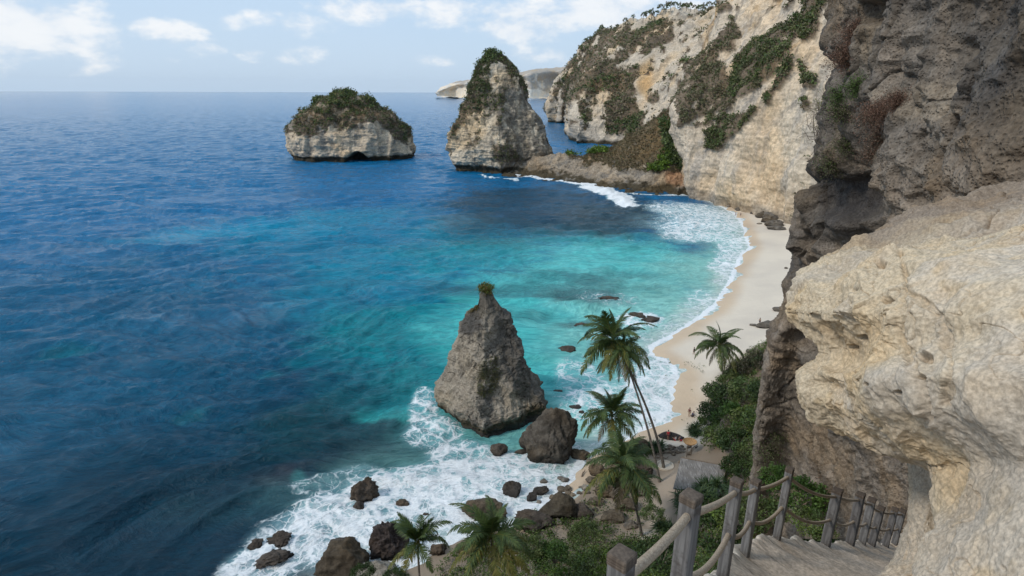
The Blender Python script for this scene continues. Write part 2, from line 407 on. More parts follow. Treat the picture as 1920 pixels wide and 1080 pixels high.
patch(350, 780, 30, 9, (0.004, 0.10, 0.13), .5, .6)
patch(1215, 750, 68, 60, (.56, .62, .60), .85, .2, .4); patch(1235, 698, 45, 36, (.56, .62, .60), .8, .2, .4); patch(1392, 452, 24, 40, (.55, .62, .62), .8); patch(1325, 570, 45, 34, (.46, .52, .46), .7)
patch(1320, 415, 90, 34, (.20, .36, .40), .8)
# shallows over the sand
C = mixc(C, (0.20, 0.48, 0.44), (1-sstep(6, 34, off+8*nz))*sstep(72, 100, SY)*(1-sstep(270, 320, SY))*0.9)
C = mixc(C, (0.50, 0.54, 0.48), (1-sstep(0, 10, off+3*nz))*0.85*sstep(50, 75, SY))
# foam amount
foam = 0.50*(1-sstep(0, 13, off+5*nz))*sstep(-50, 100, SY)
foam = np.maximum(foam, 1.0*(1-sstep(0.4, 1.6, np.abs(off-0.6+0.5*nz2))))
def fpatch(cx, cy, rx, ry, s=1.0, nzs=0.35, soft=0.45):
    global foam
    e = px_ell(PN, cx, cy, rx, ry)+nz*nzs+nz2*nzs*0.5
    foam = np.maximum(foam, s*(1-sstep(1-soft, 1+soft, e)))
for a in [(830, 925, 200, 62, .80), (690, 985, 190, 75, .78), (560, 1010, 110, 55, .62), (490, 1060, 80, 55, .78), (660, 900, 75, 30, .5), (930, 880, 130, 40, .78), (950, 930, 110, 45, .80), (860, 850, 70, 30, .6),
          (795, 765, 26, 45, .60), (815, 815, 55, 30, .58), (1080, 705, 50, 40, .55), (1110, 755, 70, 50, .60), (1170, 640, 80, 35, .50), (1200, 600, 50, 16, .7, .3),
          (1320, 418, 95, 36, .66), (1290, 392, 80, 18, .62), (1225, 690, 60, 55, .60), (1225, 745, 62, 60, .74), (1235, 700, 40, 35, .7), (1140, 560, 70, 16, .40), (1180, 450, 14, 3, .6), (750, 1045, 90, 60, .78),
          (1280, 620, 60, 22, .50), (1370, 470, 35, 40, .62), (1320, 560, 45, 30, .50), (1060, 850, 60, 40, .5), (600, 905, 60, 22, .45)]: fpatch(*a)
def fline(pts, wpx, s=1.0):
    global foam
    L = at_z([p[0] for p in pts], [p[1] for p in pts])[:, :2]
    mk = (np.abs(SX) < 260) & (SY < 620) & (SY > 30); d = np.full(SX.shape, 1e9); d[mk] = seg_dist(Q[mk], L)
    foam = np.maximum(foam, s*(1-sstep(0.5, 1.3, (d+nz*wpx*.5+nz2*wpx*.4)/wpx)))
fline([(960, 328), (1010, 334), (1050, 339), (1090, 344), (1130, 353), (1165, 368)], 5.0, 1.0)
fline([(1110, 352), (1150, 366), (1178, 384)], 7.5, 1.0)
_L = at_z([1105, 1130, 1155, 1180], [350, 356, 366, 384])[:, :2]; _dd = np.full(SX.shape, 99.0); _m = (np.abs(SX) < 160) & (SY > 330) & (SY < 480); _dd[_m] = seg_dist(Q[_m], _L); P0[..., 2] += 1.1*np.exp(-(_dd/3.5)**2)
fline([(895, 328), (930, 334), (965, 337)], 2.4, .8); fline([(1170, 362), (1230, 366), (1285, 366)], 2.5, .7)
fline([(640, 301), (680, 303)], 1.5, .6)
foam = np.clip(foam+0.10*nz2*(foam > .05), 0, 1)
P0[..., 2] += foam*(.10+.35*np.clip(fbm(PN, .35, 4, .55, off=21), -.25, 1))*sstep(1, 8, off)
m, nt_, b = nmat('sea_water'); B = NB(nt_)
at = B.n('ShaderNodeVertexColor', layer_name='Col').outputs[0]
fo = B.n('ShaderNodeAttribute', attribute_name='foam').outputs['Fac']
p = B.pos()
wn = B.n('ShaderNodeTexNoise'); wn.inputs['Scale'].default_value = 0.22; wn.inputs['Detail'].default_value = 4; B.l(p, wn.inputs['Vector'])
wv = B.n('ShaderNodeVectorMath', operation='MULTIPLY_ADD'); B.l(wn.outputs['Color'], wv.inputs[0]); wv.inputs[1].default_value = (5, 5, 0); B.l(p, wv.inputs[2])
wn2 = B.n('ShaderNodeTexNoise'); wn2.inputs['Scale'].default_value = 1.4; wn2.inputs['Detail'].default_value = 3; B.l(p, wn2.inputs['Vector'])
wv2 = B.n('ShaderNodeVectorMath', operation='MULTIPLY_ADD'); B.l(wn2.outputs['Color'], wv2.inputs[0]); wv2.inputs[1].default_value = (1.0, 1.0, 0); B.l(wv.outputs[0], wv2.inputs[2])
e1 = B.vor(wv2.outputs[0], 0.28, 'DISTANCE_TO_EDGE'); e2 = B.vor(wv2.outputs[0], 0.75, 'DISTANCE_TO_EDGE')
fn = B.noise(wv.outputs[0], 0.35, 6, 0.65); fn2 = B.noise(p, 2.2, 5, 0.7)
lace = B.math('MAXIMUM', B.ramp(e1, 0.0, 0.13, 1.0, 0.0), B.math('MULTIPLY', B.ramp(e2, 0.0, 0.12, 1.0, 0.0), 0.8))
v = B.math('ADD', B.math('MULTIPLY', lace, 0.30), B.math('ADD', B.math('MULTIPLY', fn, 1.0), B.math('MULTIPLY', fn2, 0.25)))
thr = B.math('ADD', v, B.math('MULTIPLY', fo, 0.93))
fm = B.math('MULTIPLY', B.ramp(thr, 1.15, 1.55), B.ramp(fo, 0.04, 0.3))
rot = B.n('ShaderNodeMapping'); rot.inputs['Rotation'].default_value = (0, 0, R(-18)); B.l(B.pos(), rot.inputs[0])
rwn = B.n('ShaderNodeTexNoise'); rwn.inputs['Scale'].default_value = 0.03; rwn.inputs['Detail'].default_value = 2; B.l(p, rwn.inputs['Vector'])
rw2 = B.n('ShaderNodeVectorMath', operation='MULTIPLY_ADD'); B.l(rwn.outputs['Color'], rw2.inputs[0]); rw2.inputs[1].default_value = (30, 30, 0); B.l(rot.outputs[0], rw2.inputs[2])
rsc = B.n('ShaderNodeVectorMath', operation='MULTIPLY'); B.l(rw2.outputs[0], rsc.inputs[0]); rsc.inputs[1].default_value = (0.38, 1.0, 1.0)
bw1 = B.noise(rsc.outputs[0], 0.42, 6, 0.62, 0.0, 'FBM'); bwf = B.noise(rsc.outputs[0], 1.5, 5, 0.65); bw2 = B.noise(rsc.outputs[0], 0.10, 3, 0.6)
cr1 = B.math('SUBTRACT', 1.0, B.math('MULTIPLY', B.math('ABSOLUTE', B.math('SUBTRACT', bw1, 0.5)), 5.0))
milk = B.math('MULTIPLY', B.ramp(fo, 0.2, 0.8), 0.5)
cc = B.mix(milk, at, (0.30, 0.56, 0.62))
wcn = B.noise(B.pos((1, 1.8, 1)), 0.13, 5, 0.6)
cc = B.mix(B.ramp(wcn, 0.3, 0.7, 0.0, 0.28), cc, B.mix(1.0, cc, (0.55, 0.62, 0.7, 1), 'MULTIPLY'))
crest = B.math('MULTIPLY', B.ramp(B.math('ADD', cr1, B.math('MULTIPLY', bwf, 0.8)), 0.95, 1.45), 0.55)
cc = B.mix(crest, cc, B.mix(1.0, cc, (1.9, 1.6, 1.5, 1), 'MULTIPLY'))  # crests lightened in the colour, for light scattered through the water
cc = B.mix(fm, cc, (0.80, 0.83, 0.84))
B.l(cc, b.inputs['Base Color']); b.inputs['IOR'].default_value = 1.33
B.l(B.ramp(fm, 0, 1, 0.15, 0.8), b.inputs['Roughness']); B.l(B.ramp(fm, 0, 1, 0.26, 0.1), b.inputs['Specular IOR Level'])
nb = B.bump(cr1, 0.8, 0.22); nb = B.bump(bwf, 0.9, 0.55, nb); nb = B.bump(bw2, 0.3, 2.0, nb); nb = B.bump(fm, 0.5, 0.25, nb)
B.l(nb, b.inputs['Normal'])
M_sea = m
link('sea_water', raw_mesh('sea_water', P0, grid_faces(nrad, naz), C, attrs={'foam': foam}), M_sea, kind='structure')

# ------------------------------------------------------------------ rocks: palette (base colours)
CREAM = np.array([0.60, 0.515, 0.405]); OCHRE = np.array([0.44, 0.30, 0.15]); GREY = np.array([0.15, 0.14, 0.125]); DARK = np.array([0.055, 0.05, 0.045])
SOIL = np.array([0.175, 0.135, 0.095]); TIDE = np.array([0.055, 0.045, 0.028]); WARM = np.array([0.27, 0.22, 0.16])

def leaves_at(P, N, n, size, spread, cols, seed=0, k=6, up=0.5, wts=None, squash=1.0):
    """leaf clumps rooted on surface points P (with normals N): n clumps of k leafy faces"""
    g = np.random.default_rng(seed); idx = g.choice(len(P), n, p=None if wts is None else wts/wts.sum())
    base = P[idx]; nn = N[idx]
    sc = 0.5+g.random(n)*0.9
    ctr = np.repeat(base, k, 0)+np.repeat(nn*spread*0.35*sc[:, None], k, 0)
    offs = g.normal(size=(n*k, 3)); offs /= np.linalg.norm(offs, axis=1)[:, None]
    offs *= (g.random((n*k, 1))**0.4)*spread*np.repeat(sc, k)[:, None]; offs[:, 2] = np.abs(offs[:, 2])*squash*0.9
    ctr = ctr+offs+np.array([0, 0, up*spread*0.3])
    cols = np.asarray(cols, float); ci = g.integers(0, len(cols), n)
    lc = np.repeat(cols[ci], k, 0)*(0.6+0.8*g.random((n*k, 1)))
    return quads(ctr, size*(0.6+0.8*g.random(n*k)), lc, g)
def quads(ctr, s, lc, g, aspect=0.6):
    m = len(ctr); a = g.normal(size=(m, 3)); a /= np.linalg.norm(a, axis=1)[:, None]
    b_ = g.normal(size=(m, 3)); b_ = np.cross(a, b_); b_ /= np.linalg.norm(b_, axis=1)[:, None]
    s = np.asarray(s)[:, None]; a = a*s; b_ = b_*s*aspect
    V = np.stack([ctr-a, ctr+b_*0.9-a*0.1, ctr+a, ctr-b_], 1)
    c = np.repeat(lc[:, None, :], 4, 1)
    return V.reshape(-1, 3), c.reshape(-1, 3)
def leaf_mesh(name, parts):
    V = np.concatenate([p[0] for p in parts]); c = np.concatenate([p[1] for p in parts])
    return raw_mesh(name, V, np.arange(len(V)).reshape(-1, 4), c, smooth=False)
G_SCRUB = [(0.17, 0.142, 0.092), (0.20, 0.158, 0.10), (0.14, 0.135, 0.072), (0.11, 0.122, 0.055), (0.155, 0.128, 0.08)]
G_GREEN = [(0.065, 0.10, 0.032), (0.085, 0.12, 0.036), (0.11, 0.135, 0.045), (0.065, 0.082, 0.032)]
G_LIME = [(0.10, 0.16, 0.02), (0.13, 0.19, 0.03), (0.07, 0.12, 0.02)]

# ------------------------------------------------------------------ far headland across the water
def add_cliff(name, P, N, colr, mat, label, cat='cliff', **kw):
    return link(name, raw_mesh(name, P, grid_faces(*P.shape[:2]), colr), mat, None, label, cat, **kw)
hx = [818, 830, 850, 875, 905, 950, 990, 1010, 1040, 1080, 1140, 1250]
ht = [177, 167, 158, 153, 147, 141, 137, 132, 128, 127, 122, 118]
rows = []
YY = 5200
for k, fr in enumerate([0, .35, .62, 1.0, 1.05]):
    rows.append([(x, 181.5+(t-181.5)*min(fr, 1), YY*(1+.02*fr+(0.2 if k == 4 else 0))+(i % 3)*90) for i, (x, t) in enumerate(zip(hx, ht))])
rows.insert(0, [(x, 184, YY*0.995) for x in hx])
P = net(rows, 110, 330); N = face_cam(P)
P = P+N*(fbm(P, 0.004, 5)*22)[..., None]
fz = (P[..., 2])/230
C = np.zeros(P.shape)+(0.78, 0.72, 0.62)
vg = sstep(-0.1, 0.45, fbm(P*np.array([1, 1, 3]), 0.006, 4)+(fz-.42)*2.2)
C = mixc(C, (0.44, 0.39, 0.33), vg)
add_cliff('headland', P, N, C, M_far, 'pale hazy headland far across the water at the horizon', kind=None)

# ------------------------------------------------------------------ second cliff, behind the isthmus
ctrl = [
 [(1060, 232, 1500), (1060, 210, 1500), (1075, 160, 1480), (1105, 110, 1450), (1145, 75, 1430)],
 [(1028, 231, 1330), (1026, 205, 1330), (1039, 160, 1320), (1075, 110, 1300), (1118, 64, 1280)],
 [(1048, 236, 1280), (1048, 205, 1275), (1065, 165, 1260), (1090, 115, 1240), (1138, 61, 1230)],
 [(1066, 240, 1240), (1068, 208, 1230), (1078, 165, 1200), (1110, 115, 1150), (1160, 55, 1150)],
 [(1072, 270, 810), (1071, 238, 810), (1084, 180, 860), (1125, 110, 950), (1180, 50, 1050)],
 [(1098, 275, 765), (1104, 235, 775), (1115, 180, 820), (1150, 110, 900), (1205, 45, 1000)],
 [(1136, 279, 745), (1142, 240, 765), (1152, 180, 810), (1187, 110, 880), (1237, 41, 950)],
 [(1190, 290, 700), (1190, 240, 730), (1202, 175, 790), (1232, 105, 850), (1275, 35, 900)],
 [(1240, 300, 640), (1232, 235, 670), (1250, 170, 730), (1282, 98, 790), (1315, 27, 850)],
 [(1290, 310, 560), (1285, 225, 600), (1300, 150, 660), (1325, 85, 730), (1350, 14, 800)],
 [(1350, 320, 500), (1345, 225, 540), (1360, 150, 600), (1375, 80, 680), (1400, 2, 760)]]
W = [[r[k] for r in ctrl] for k in range(5)]
W.insert(0, [(c[0][0], c[0][1]+5, c[0][2]*1.01) for c in ctrl])
W.append([(c[4][0]+6, c[4][1]-1, c[4][2]*1.12) for c in ctrl])
W.append([(c[4][0]+20, c[4][1]+14, c[4][2]*1.6) for c in ctrl])
P = net(W, 330, 420); N = face_cam(P)
def cliff_relief(P, N, a, s):
    st = pn(P*np.array([.12, .12, 1]), 0.28/s, 40)+0.6*pn(P*np.array([.15, .15, 1]), 0.75/s, 44)
    gul = ridged(P*np.array([1, 1, 0.25]), 0.022/s, 4, off=3)-1
    frc = ridged(P*np.array([1, 1, .12]), 0.07/s, 4, .55, off=77)-1.2
    return P+N*(a*(frc*.9+gul*2.6+fbm(P, 0.05/s, 6, .55)*2.4+st*0.35))[..., None]
P = cliff_relief(P, N, 3.2, 2.0)
px, py = proj(P); CL2x, CL2y = px.copy(), py.copy(); n1 = fbm(P, 0.02, 5, off=5); n2 = fbm(P, 0.09, 4, off=8); n3 = fbm(P*np.array([1, 1, .35]), 0.03, 4, off=15)
z = P[..., 2]
C = np.zeros(P.shape)+CREAM*0.95
C = mixc(C, GREY*1.7, sstep(-.1, .5, n2+n1*.6)*.55)
C = mixc(C, (0.50, 0.34, 0.17), poly_mask(px, py, [(1195, 125), (1225, 105), (1222, 160), (1215, 190), (1195, 170)], 8)*.8)
veg = poly_mask(px, py, [(1118, 55), (1265, 36), (1262, 78), (1205, 100), (1150, 125), (1105, 170), (1062, 195), (1030, 190), (1040, 155), (1080, 105)], 8)
veg = np.maximum(veg*.92, poly_mask(px, py, [(1125, 125), (1198, 118), (1190, 160), (1200, 200), (1215, 215), (1202, 300), (1140, 283), (1132, 240), (1138, 200), (1122, 160)], 8))
veg = np.maximum(veg, .75*poly_mask(px, py, [(1055, 70), (1125, 60), (1128, 140), (1120, 200), (1095, 250), (1080, 190), (1050, 200)], 6))
veg = np.maximum(veg, poly_mask(px, py, [(1215, 165), (1232, 170), (1238, 190), (1225, 198), (1212, 188)], 4))
veg = np.maximum(veg, poly_mask(px, py, [(1270, 180), (1275, 215), (1210, 262), (1195, 240), (1240, 210)], 6)*.9)
veg = np.maximum(veg, sstep(0.35, .6, n2+n1)*.6*(z > 18))
vm2 = sstep(0.45, 0.66, veg*.92+0.55*n3+0.42*n2)*sstep(8, 16, z)
C = mixc(C, SOIL, vm2); C = mixc(C, TIDE, 1-sstep(3, 6.5, z+2*n2))
cl2 = add_cliff('sea_cliff', P, N, C, M_far, 'high scrub topped cliff standing behind the rocky neck, farthest of the big cliffs')
wts = (vm2.ravel()+1e-9)*(P[..., 2].ravel() > 8); Pf = P.reshape(-1, 3); Nf = N.reshape(-1, 3)
gr = (sstep(0.15, 0.5, fbm(P, 0.03, 3, off=70)).ravel())
parts = [leaves_at(Pf, Nf, 9000, 1.2, 2.6, G_SCRUB, 1, 5, wts=wts*(1-gr*.7)), leaves_at(Pf, Nf, 1600, 1.2, 3.8, G_GREEN, 2, 7, wts=wts*gr+1e-12)]
link('cliff_scrub', leaf_mesh('cliff_scrub', parts), M_leaf, None, 'dry brown scrub and green bushes clinging to the farther cliff', 'scrub', kind='stuff')

# ------------------------------------------------------------------ main cliff above the beach
cols = [
 [(1310, 335, 470), (1290, 255, 500), (1300, 190, 540), (1335, 110, 580), (1370, 25, 620), (1400, -70, 660)],
 [(1287, 362, 376), (1268, 265, 388), (1262, 207, 400), (1298, 130, 430), (1338, 42, 470), (1372, -70, 520)],
 [(1330, 380, 355), (1315, 290, 362), (1320, 215, 375), (1345, 130, 400), (1385, 35, 440), (1420, -70, 490)],
 [(1375, 402, 330), (1365, 300, 338), (1370, 215, 350), (1395, 125, 372), (1432, 25, 405), (1465, -70, 450)],
 [(1430, 412, 306), (1425, 305, 313), (1430, 215, 322), (1450, 120, 338), (1485, 22, 365), (1520, -70, 400)],
 [(1487, 428, 285), (1485, 310, 291), (1495, 215, 300), (1510, 120, 315), (1540, 20, 336), (1570, -70, 365)],
 [(1550, 440, 268), (1555, 310, 272), (1565, 210, 280), (1580, 120, 290), (1600, 20, 308), (1630, -70, 330)],
 [(1700, 480, 240), (1700, 330, 245), (1710, 210, 250), (1720, 120, 255), (1730, 20, 265), (1740, -70, 280)]]
W = [[c[k] for c in cols] for k in range(6)]
W.insert(0, [(c[0][0], c[0][1]+14, c[0][2]) for c in cols])
W.append([(c[5][0]+20, c[5][1]-10, c[5][2]*1.3) for c in cols])
P = net(W, 460, 520); N = face_cam(P)
P = cliff_relief(P, N, 1.25, 1.0)
px, py = proj(P); n1 = fbm(P, 0.03, 5, off=5); n2 = fbm(P, 0.12, 4, off=8); n3 = fbm(P*np.array([1, 1, .4]), 0.06, 4, off=15)
# overhanging ledges: bushy ribs stand out, bare scoops go in
z = P[..., 2]
VB = [[(1319, 98), (1358, 122), (1390, 180), (1375, 208), (1330, 222), (1272, 238), (1264, 192), (1290, 128)],
      [(1352, 60), (1372, 35), (1392, 60), (1385, 100), (1352, 100), (1340, 125), (1325, 100)]]
VG = [[(1366, 180), (1383, 95), (1439, 66), (1500, 30), (1502, 60), (1455, 140), (1420, 170), (1392, 185)],
      [(1508, 22), (1528, 10), (1545, 45), (1528, 75), (1505, 85), (1500, 55)], [(1485, 105), (1490, 125), (1465, 170), (1450, 172), (1462, 130)],
      [(1500, 115), (1520, 140), (1540, 150), (1530, 170), (1508, 165)], [(1505, 185), (1525, 190), (1522, 215), (1507, 210)], [(1438, 170), (1455, 172), (1450, 210), (1437, 200)],
      [(1316, 248), (1345, 238), (1372, 225), (1410, 205), (1425, 206), (1395, 240), (1370, 262), (1350, 285), (1325, 280), (1330, 262)], [(1345, 0), (1370, -10), (1372, 20), (1350, 25)],
      [(1500, -10), (1560, -20), (1550, 20), (1510, 15)], [(1300, 225), (1370, 215), (1365, 235), (1302, 240)]]
vb = np.zeros(px.shape); vgm = np.zeros(px.shape)
for g_ in VB: vb = np.maximum(vb, poly_mask(px, py, g_, 7))
for g_ in VG: vgm = np.maximum(vgm, poly_mask(px, py, g_, 5))
topn = (1-sstep(10, 60, py))*0.25+(1-sstep(-60, -10, py))*.4
vmm = np.maximum(vb, vgm); vm1 = sstep(0.50, 0.66, np.maximum(vmm*.92, topn)+0.42*n3+0.42*n2)
vm1 = np.maximum(vm1, sstep(.62, .8, n3+n1*.5)*(py < 250)*.8)
vm1 *= sstep(12, 18, z)
P = P+N*(vm1*1.6)[..., None]
C = np.zeros(P.shape)+CREAM*np.array([1.02, 1.0, 0.98])
C = mixc(C, (0.50, 0.41, 0.31), sstep(-.1, .5, n1)*.5)
C = mixc(C, OCHRE*1.05, sstep(0.0, .5, n1+.3*n2)*(1-sstep(100, 160, py))*(1-sstep(1480, 1520, px))*.7)
stain = sstep(0.0, .4, fbm(P*np.array([1, 1, .07]), 0.13, 4, off=33))
C = mixc(C, (.36, .33, .295), stain*.55)
C = mixc(C, GREY*1.3, sstep(.15, .5, n2+.5*n3)*(1-sstep(200, 260, py))*.6)
C = mixc(C, SOIL, vm1)
C = mixc(C, GREY*1.1, (1-sstep(3.5, 7, z+2*n2))*.6)
cl1 = add_cliff('sea_cliff', P, N, C, M_far, 'tall pale layered cliff rising straight from the back of the beach')
Pf = P.reshape(-1, 3); Nf = N.reshape(-1, 3)
vgf = vgm.ravel()*vm1.ravel(); vbf = (vm1.ravel())*(1-vgm.ravel()*.8)
hole = sstep(-.25, .25, fbm(P, .10, 4, off=88)).ravel()
parts = [leaves_at(Pf, Nf, 9500, .5, 1.2, G_SCRUB+[(.13, .125, .07)], 3, 7, wts=(vbf+.55*vgf)*(.15+hole)+1e-12), leaves_at(Pf, Nf, 2300, .6, 1.9, G_GREEN+[(.14, .14, .06), (.12, .115, .06), (.10, .11, .05)], 4, 8, wts=(vgf+vbf*.06)*(hole+.05)+1e-12)]
link('cliff_scrub', leaf_mesh('cliff_scrub', parts), M_leaf, None, 'brown and green scrub on the ledges of the tall cliff over the beach', 'scrub', kind='stuff')

# ------------------------------------------------------------------ rocky neck (isthmus) with its hill
cols = [[(940, 330, None), (940, 322, 482), (940, 310, 486), (940, 306, 492)], [(985, 331, None), (985, 318, 474), (985, 305, 480), (985, 298, 488)],
 [(1010, 334, None), (1008, 320, 468), (1008, 306, 472), (1006, 296, 482)],
 [(1050, 339, None), (1048, 324, 458), (1046, 304, 464), (1045, 289, 476)],
 [(1092, 344, None), (1090, 328, 444), (1088, 306, 452), (1084, 293, 466)],
 [(1135, 351, None), (1132, 330, 428), (1132, 305, 440), (1128, 283, 455)],
 [(1180, 359, None), (1178, 336, 412), (1178, 300, 425), (1172, 262, 448)],
 [(1226, 363, None), (1224, 342, 400), (1222, 300, 412), (1214, 240, 440)],
 [(1268, 365, None), (1266, 340, 392), (1266, 285, 400), (1258, 214, 425)],
 [(1300, 366, None), (1305, 340, 386), (1305, 285, 395), (1300, 225, 415)]]
rows = []
for c in cols:
    f = c[0]; f = (f[0], f[1], float(at_z(f[0], f[1])[1]))
    rows.append([(f[0], f[1]+6, f[2]-6), f]+c[1:]+[(c[3][0], c[3][1]+3, c[3][2]+16), (c[3][0], c[3][1]+20, c[3][2]+70)])
W = [[r[k] for r in rows] for k in range(len(rows[0]))]
P = net(W, 240, 560); N = normals(P); N = N*np.sign(N[..., 2:3]+1e-6); N = face_cam(P)
P = P+N*((ridged(P, 0.05, 5, off=7)-1.2)*2.4+fbm(P, 0.25, 4)*1.3)[..., None]
px, py = proj(P); n1 = fbm(P, 0.03, 5, off=5); n2 = fbm(P, 0.15, 4, off=8); z = P[..., 2]
ln = 3.0+12.0*np.interp(px, [940, 1030, 1060, 1100, 1150, 1280], [2.2, 2.2, 1.1, .75, .7, .75])
C = np.zeros(P.shape)+np.array([0.36, 0.30, 0.23]); C = mixc(C, GREY*1.3, sstep(0, .5, n2)*.7)
C = mixc(C, (0.40, 0.24, 0.15), poly_mask(px, py, [(1245, 320), (1275, 310), (1285, 350), (1250, 350)], 5)*.7)
vm3 = sstep(-1.2, 1.2, z-ln+3.5*n2+2*n1); C = mixc(C, SOIL*np.array([1.0, 1.0, .85]), vm3)
C = mixc(C, (.35, .33, .30), sstep(.5, .7, n2)*vm3*.6)
C = mixc(C, TIDE*1.4, 1-sstep(2.6, 5.4, z+2.6*n2+1.5*n1))
add_cliff('rocky_neck', P, N, C, M_stack, 'low rocky neck with a brown scrubby hill joining the tall sea stack to the cliff', 'rock ridge')
Pf = P.reshape(-1, 3); Nf = N.reshape(-1, 3); wf = vm3.ravel()+1e-12
lime = np.maximum(poly_mask(px, py, [(1215, 320), (1240, 300), (1245, 280), (1262, 285), (1255, 310), (1235, 335), (1220, 335)], 4), poly_mask(px, py, [(1060, 284), (1100, 280), (1140, 276), (1140, 286), (1100, 291), (1060, 293)], 3)*.5).ravel()
gg = poly_mask(px, py, [(1245, 230), (1268, 225), (1285, 290), (1280, 320), (1258, 300), (1245, 260)], 6).ravel()
parts = [leaves_at(Pf, Nf, 6500, .45, .8, [(0.17, 0.13, 0.078), (0.15, 0.12, 0.07), (0.20, 0.15, 0.09), (0.12, 0.11, 0.055)], 5, 6, wts=wf), leaves_at(Pf, Nf, 700, .8, 2.8, G_GREEN, 6, 9, wts=gg*wf+1e-12), leaves_at(Pf, Nf, 420, .8, 2.4, G_LIME, 7, 9, wts=lime*wf+1e-13)]
link('hill_scrub', leaf_mesh('hill_scrub', parts), M_leaf, None, 'dry brown scrub with a lime green bush on the hill of the rocky neck', 'scrub', kind='stuff')

# ------------------------------------------------------------------ sea stacks: closed bodies lofted from level to level
def loft_stack(name, prof, Y0, depth, nth, nz_, expo=2.4, front=None, zmin=-6, extra=None, facets=None, fmix=.8):
    """prof: (py, left px, right px) on the plane y=Y0; depth: fn(z01)->depth radius over width radius"""
    L = []
    for (py, a, b) in prof:
        A = at_y(a, py, Y0); Bp = at_y(b, py, Y0); L.append((A[2]*.5+Bp[2]*.5, A[0], Bp[0]))
    L = np.array(L)[::-1]; L = np.concatenate([[[zmin, L[0, 1]-.5, L[0, 2]+.5]], L])
    zz = np.linspace(0, 1, nz_); zv = L[0, 0]+(L[-1, 0]-L[0, 0])*zz
    lx = np.interp(zv, L[:, 0], L[:, 1]); rx = np.interp(zv, L[:, 0], L[:, 2])
    th = np.linspace(0, 2*math.pi, nth, endpoint=False)
    cx = (lx+rx)/2; wr_ = (rx-lx)/2
    ct, st = np.cos(th), np.sin(th)
    r = (np.abs(ct)**expo+np.abs(st)**expo)**(-1/expo)
    if facets is not None:
        rp = np.min([d_/np.maximum(np.cos(th-R(a_)), .05) for a_, d_ in facets], axis=0); r = r*(1-fmix)+rp*fmix
        xx = r*ct; ct = ct+0; mid_ = (xx.max()+xx.min())/2; hw = (xx.max()-xx.min())/2; xn = (xx-mid_)/hw; yn = r*st/np.abs(r*st).max()
    else: xn = r*ct; yn = r*st
    P = np.zeros((nz_, nth, 3)); dr = depth(zz)*wr_
    P[..., 0] = cx[:, None]+wr_[:, None]*xn[None]
    P[..., 1] = Y0+dr[:, None]*yn[None]
    P[..., 2] = zv[:, None]
    if extra is not None: P = extra(P, zz, th)
    return P, th
def cap(P, name, C, wrap=True):
    nr, nc = P.shape[:2]; Fq = grid_faces(nr, nc, True)
    top = P[-1].mean(0)+np.array([0, 0, .02*(P[-1, :, 2].mean()-P[0, :, 2].mean())])
    V = np.concatenate([P.reshape(-1, 3), [top]]); Cc = np.concatenate([C.reshape(-1, 3), [C[-1].mean(0)]])
    j = np.arange(nc); ti = np.full(nc, nr*nc); Ft = np.stack([(nr-1)*nc+j, (nr-1)*nc+(j+1) % nc, ti, ti], -1)
    me = bpy.data.meshes.new(name)
    F3 = [tuple(q) for q in Fq.tolist()]+[(int(a), int(b), int(c)) for a, b, c, _ in Ft]
    me.from_pydata(V.tolist(), [], F3); me.polygons.foreach_set('use_smooth', np.ones(len(F3), bool))
    a = me.color_attributes.new('Col', 'FLOAT_COLOR', 'POINT'); c4 = np.ones((len(V), 4), np.float32); c4[:, :3] = Cc
    a.data.foreach_set('color', c4.ravel()); me.update(); return me
def nrm_wrap(P):
    Q_ = np.concatenate([P[:, -1:], P, P[:, :1]], 1); n = np.cross(np.gradient(Q_, axis=1), np.gradient(Q_, axis=0))[:, 1:-1]
    n /= np.linalg.norm(n, axis=-1)[..., None]+1e-9
    c = P.mean(axis=(0, 1)); return n if np.sum(n*(P-c)) > 0 else -n

# left island
prof = [(176, 640, 655), (181, 622, 672), (190, 600, 700), (205, 572, 722), (220, 555, 742), (235, 545, 755), (250, 541, 764), (265, 541, 770), (282, 543, 775), (294, 546, 776), (299, 549, 775), (303, 545, 777)]
def isl(P, zz, th):
    ang = np.arctan2(P[..., 1]-590, P[..., 0]-P[..., 0].mean())
    P[..., 1] += (0.10*(P[..., 0]-at_y(660, 280, 590)[0]))
    return P
P, th = loft_stack('island', prof, 590, lambda z: 0.62+0*z, 420, 200, 3.0, extra=isl, facets=[(0, 1), (48, 1.05), (95, .9), (150, 1.02), (196, 1.0), (238, .98), (272, .90), (318, 1.0)], fmix=.6)
N = nrm_wrap(P); z = P[..., 2]
P = P+N*((ridged(P*np.array([1, 1, .4]), 0.05, 4, off=2)-1.2)*2.5+fbm(P, 0.07, 6, .55)*3.4+.6*pn(P*np.array([.1, .1, 1]), .55, 9)-1.2)[..., None]
ar = at_y(672, 300, 560)                                    # wave-cut arch on the seaward foot
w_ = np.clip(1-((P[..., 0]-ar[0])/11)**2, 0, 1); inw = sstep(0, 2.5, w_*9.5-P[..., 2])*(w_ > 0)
P[..., 1] += np.where(P[..., 1] < 590, inw*20, 0)
und = sstep(6, 1, P[..., 2]); P[..., :2] += -N[..., :2]*(und*2.2)[..., None]
px, py = proj(P); n1 = fbm(P, 0.05, 4, off=5); n2 = fbm(P, 0.16, 4, off=8)
C = np.zeros(P.shape)+CREAM*np.array([1.05, 1.0, .93]); C = mixc(C, GREY*1.6, sstep(0, .5, n2+.3*n1)*.7)
line = np.interp(px, [540, 560, 600, 622, 645, 690, 705, 730, 745, 776], [256, 254, 250, 236, 246, 232, 222, 238, 268, 288])
vmi = sstep(-3, 3, line-py+14*n1+10*n2)*(1-.85*sstep(.25, .45, n2-.3*n1)); vmi = np.where(P[..., 1] > 592, sstep(12, 18, P[..., 2]+5*n1), vmi)
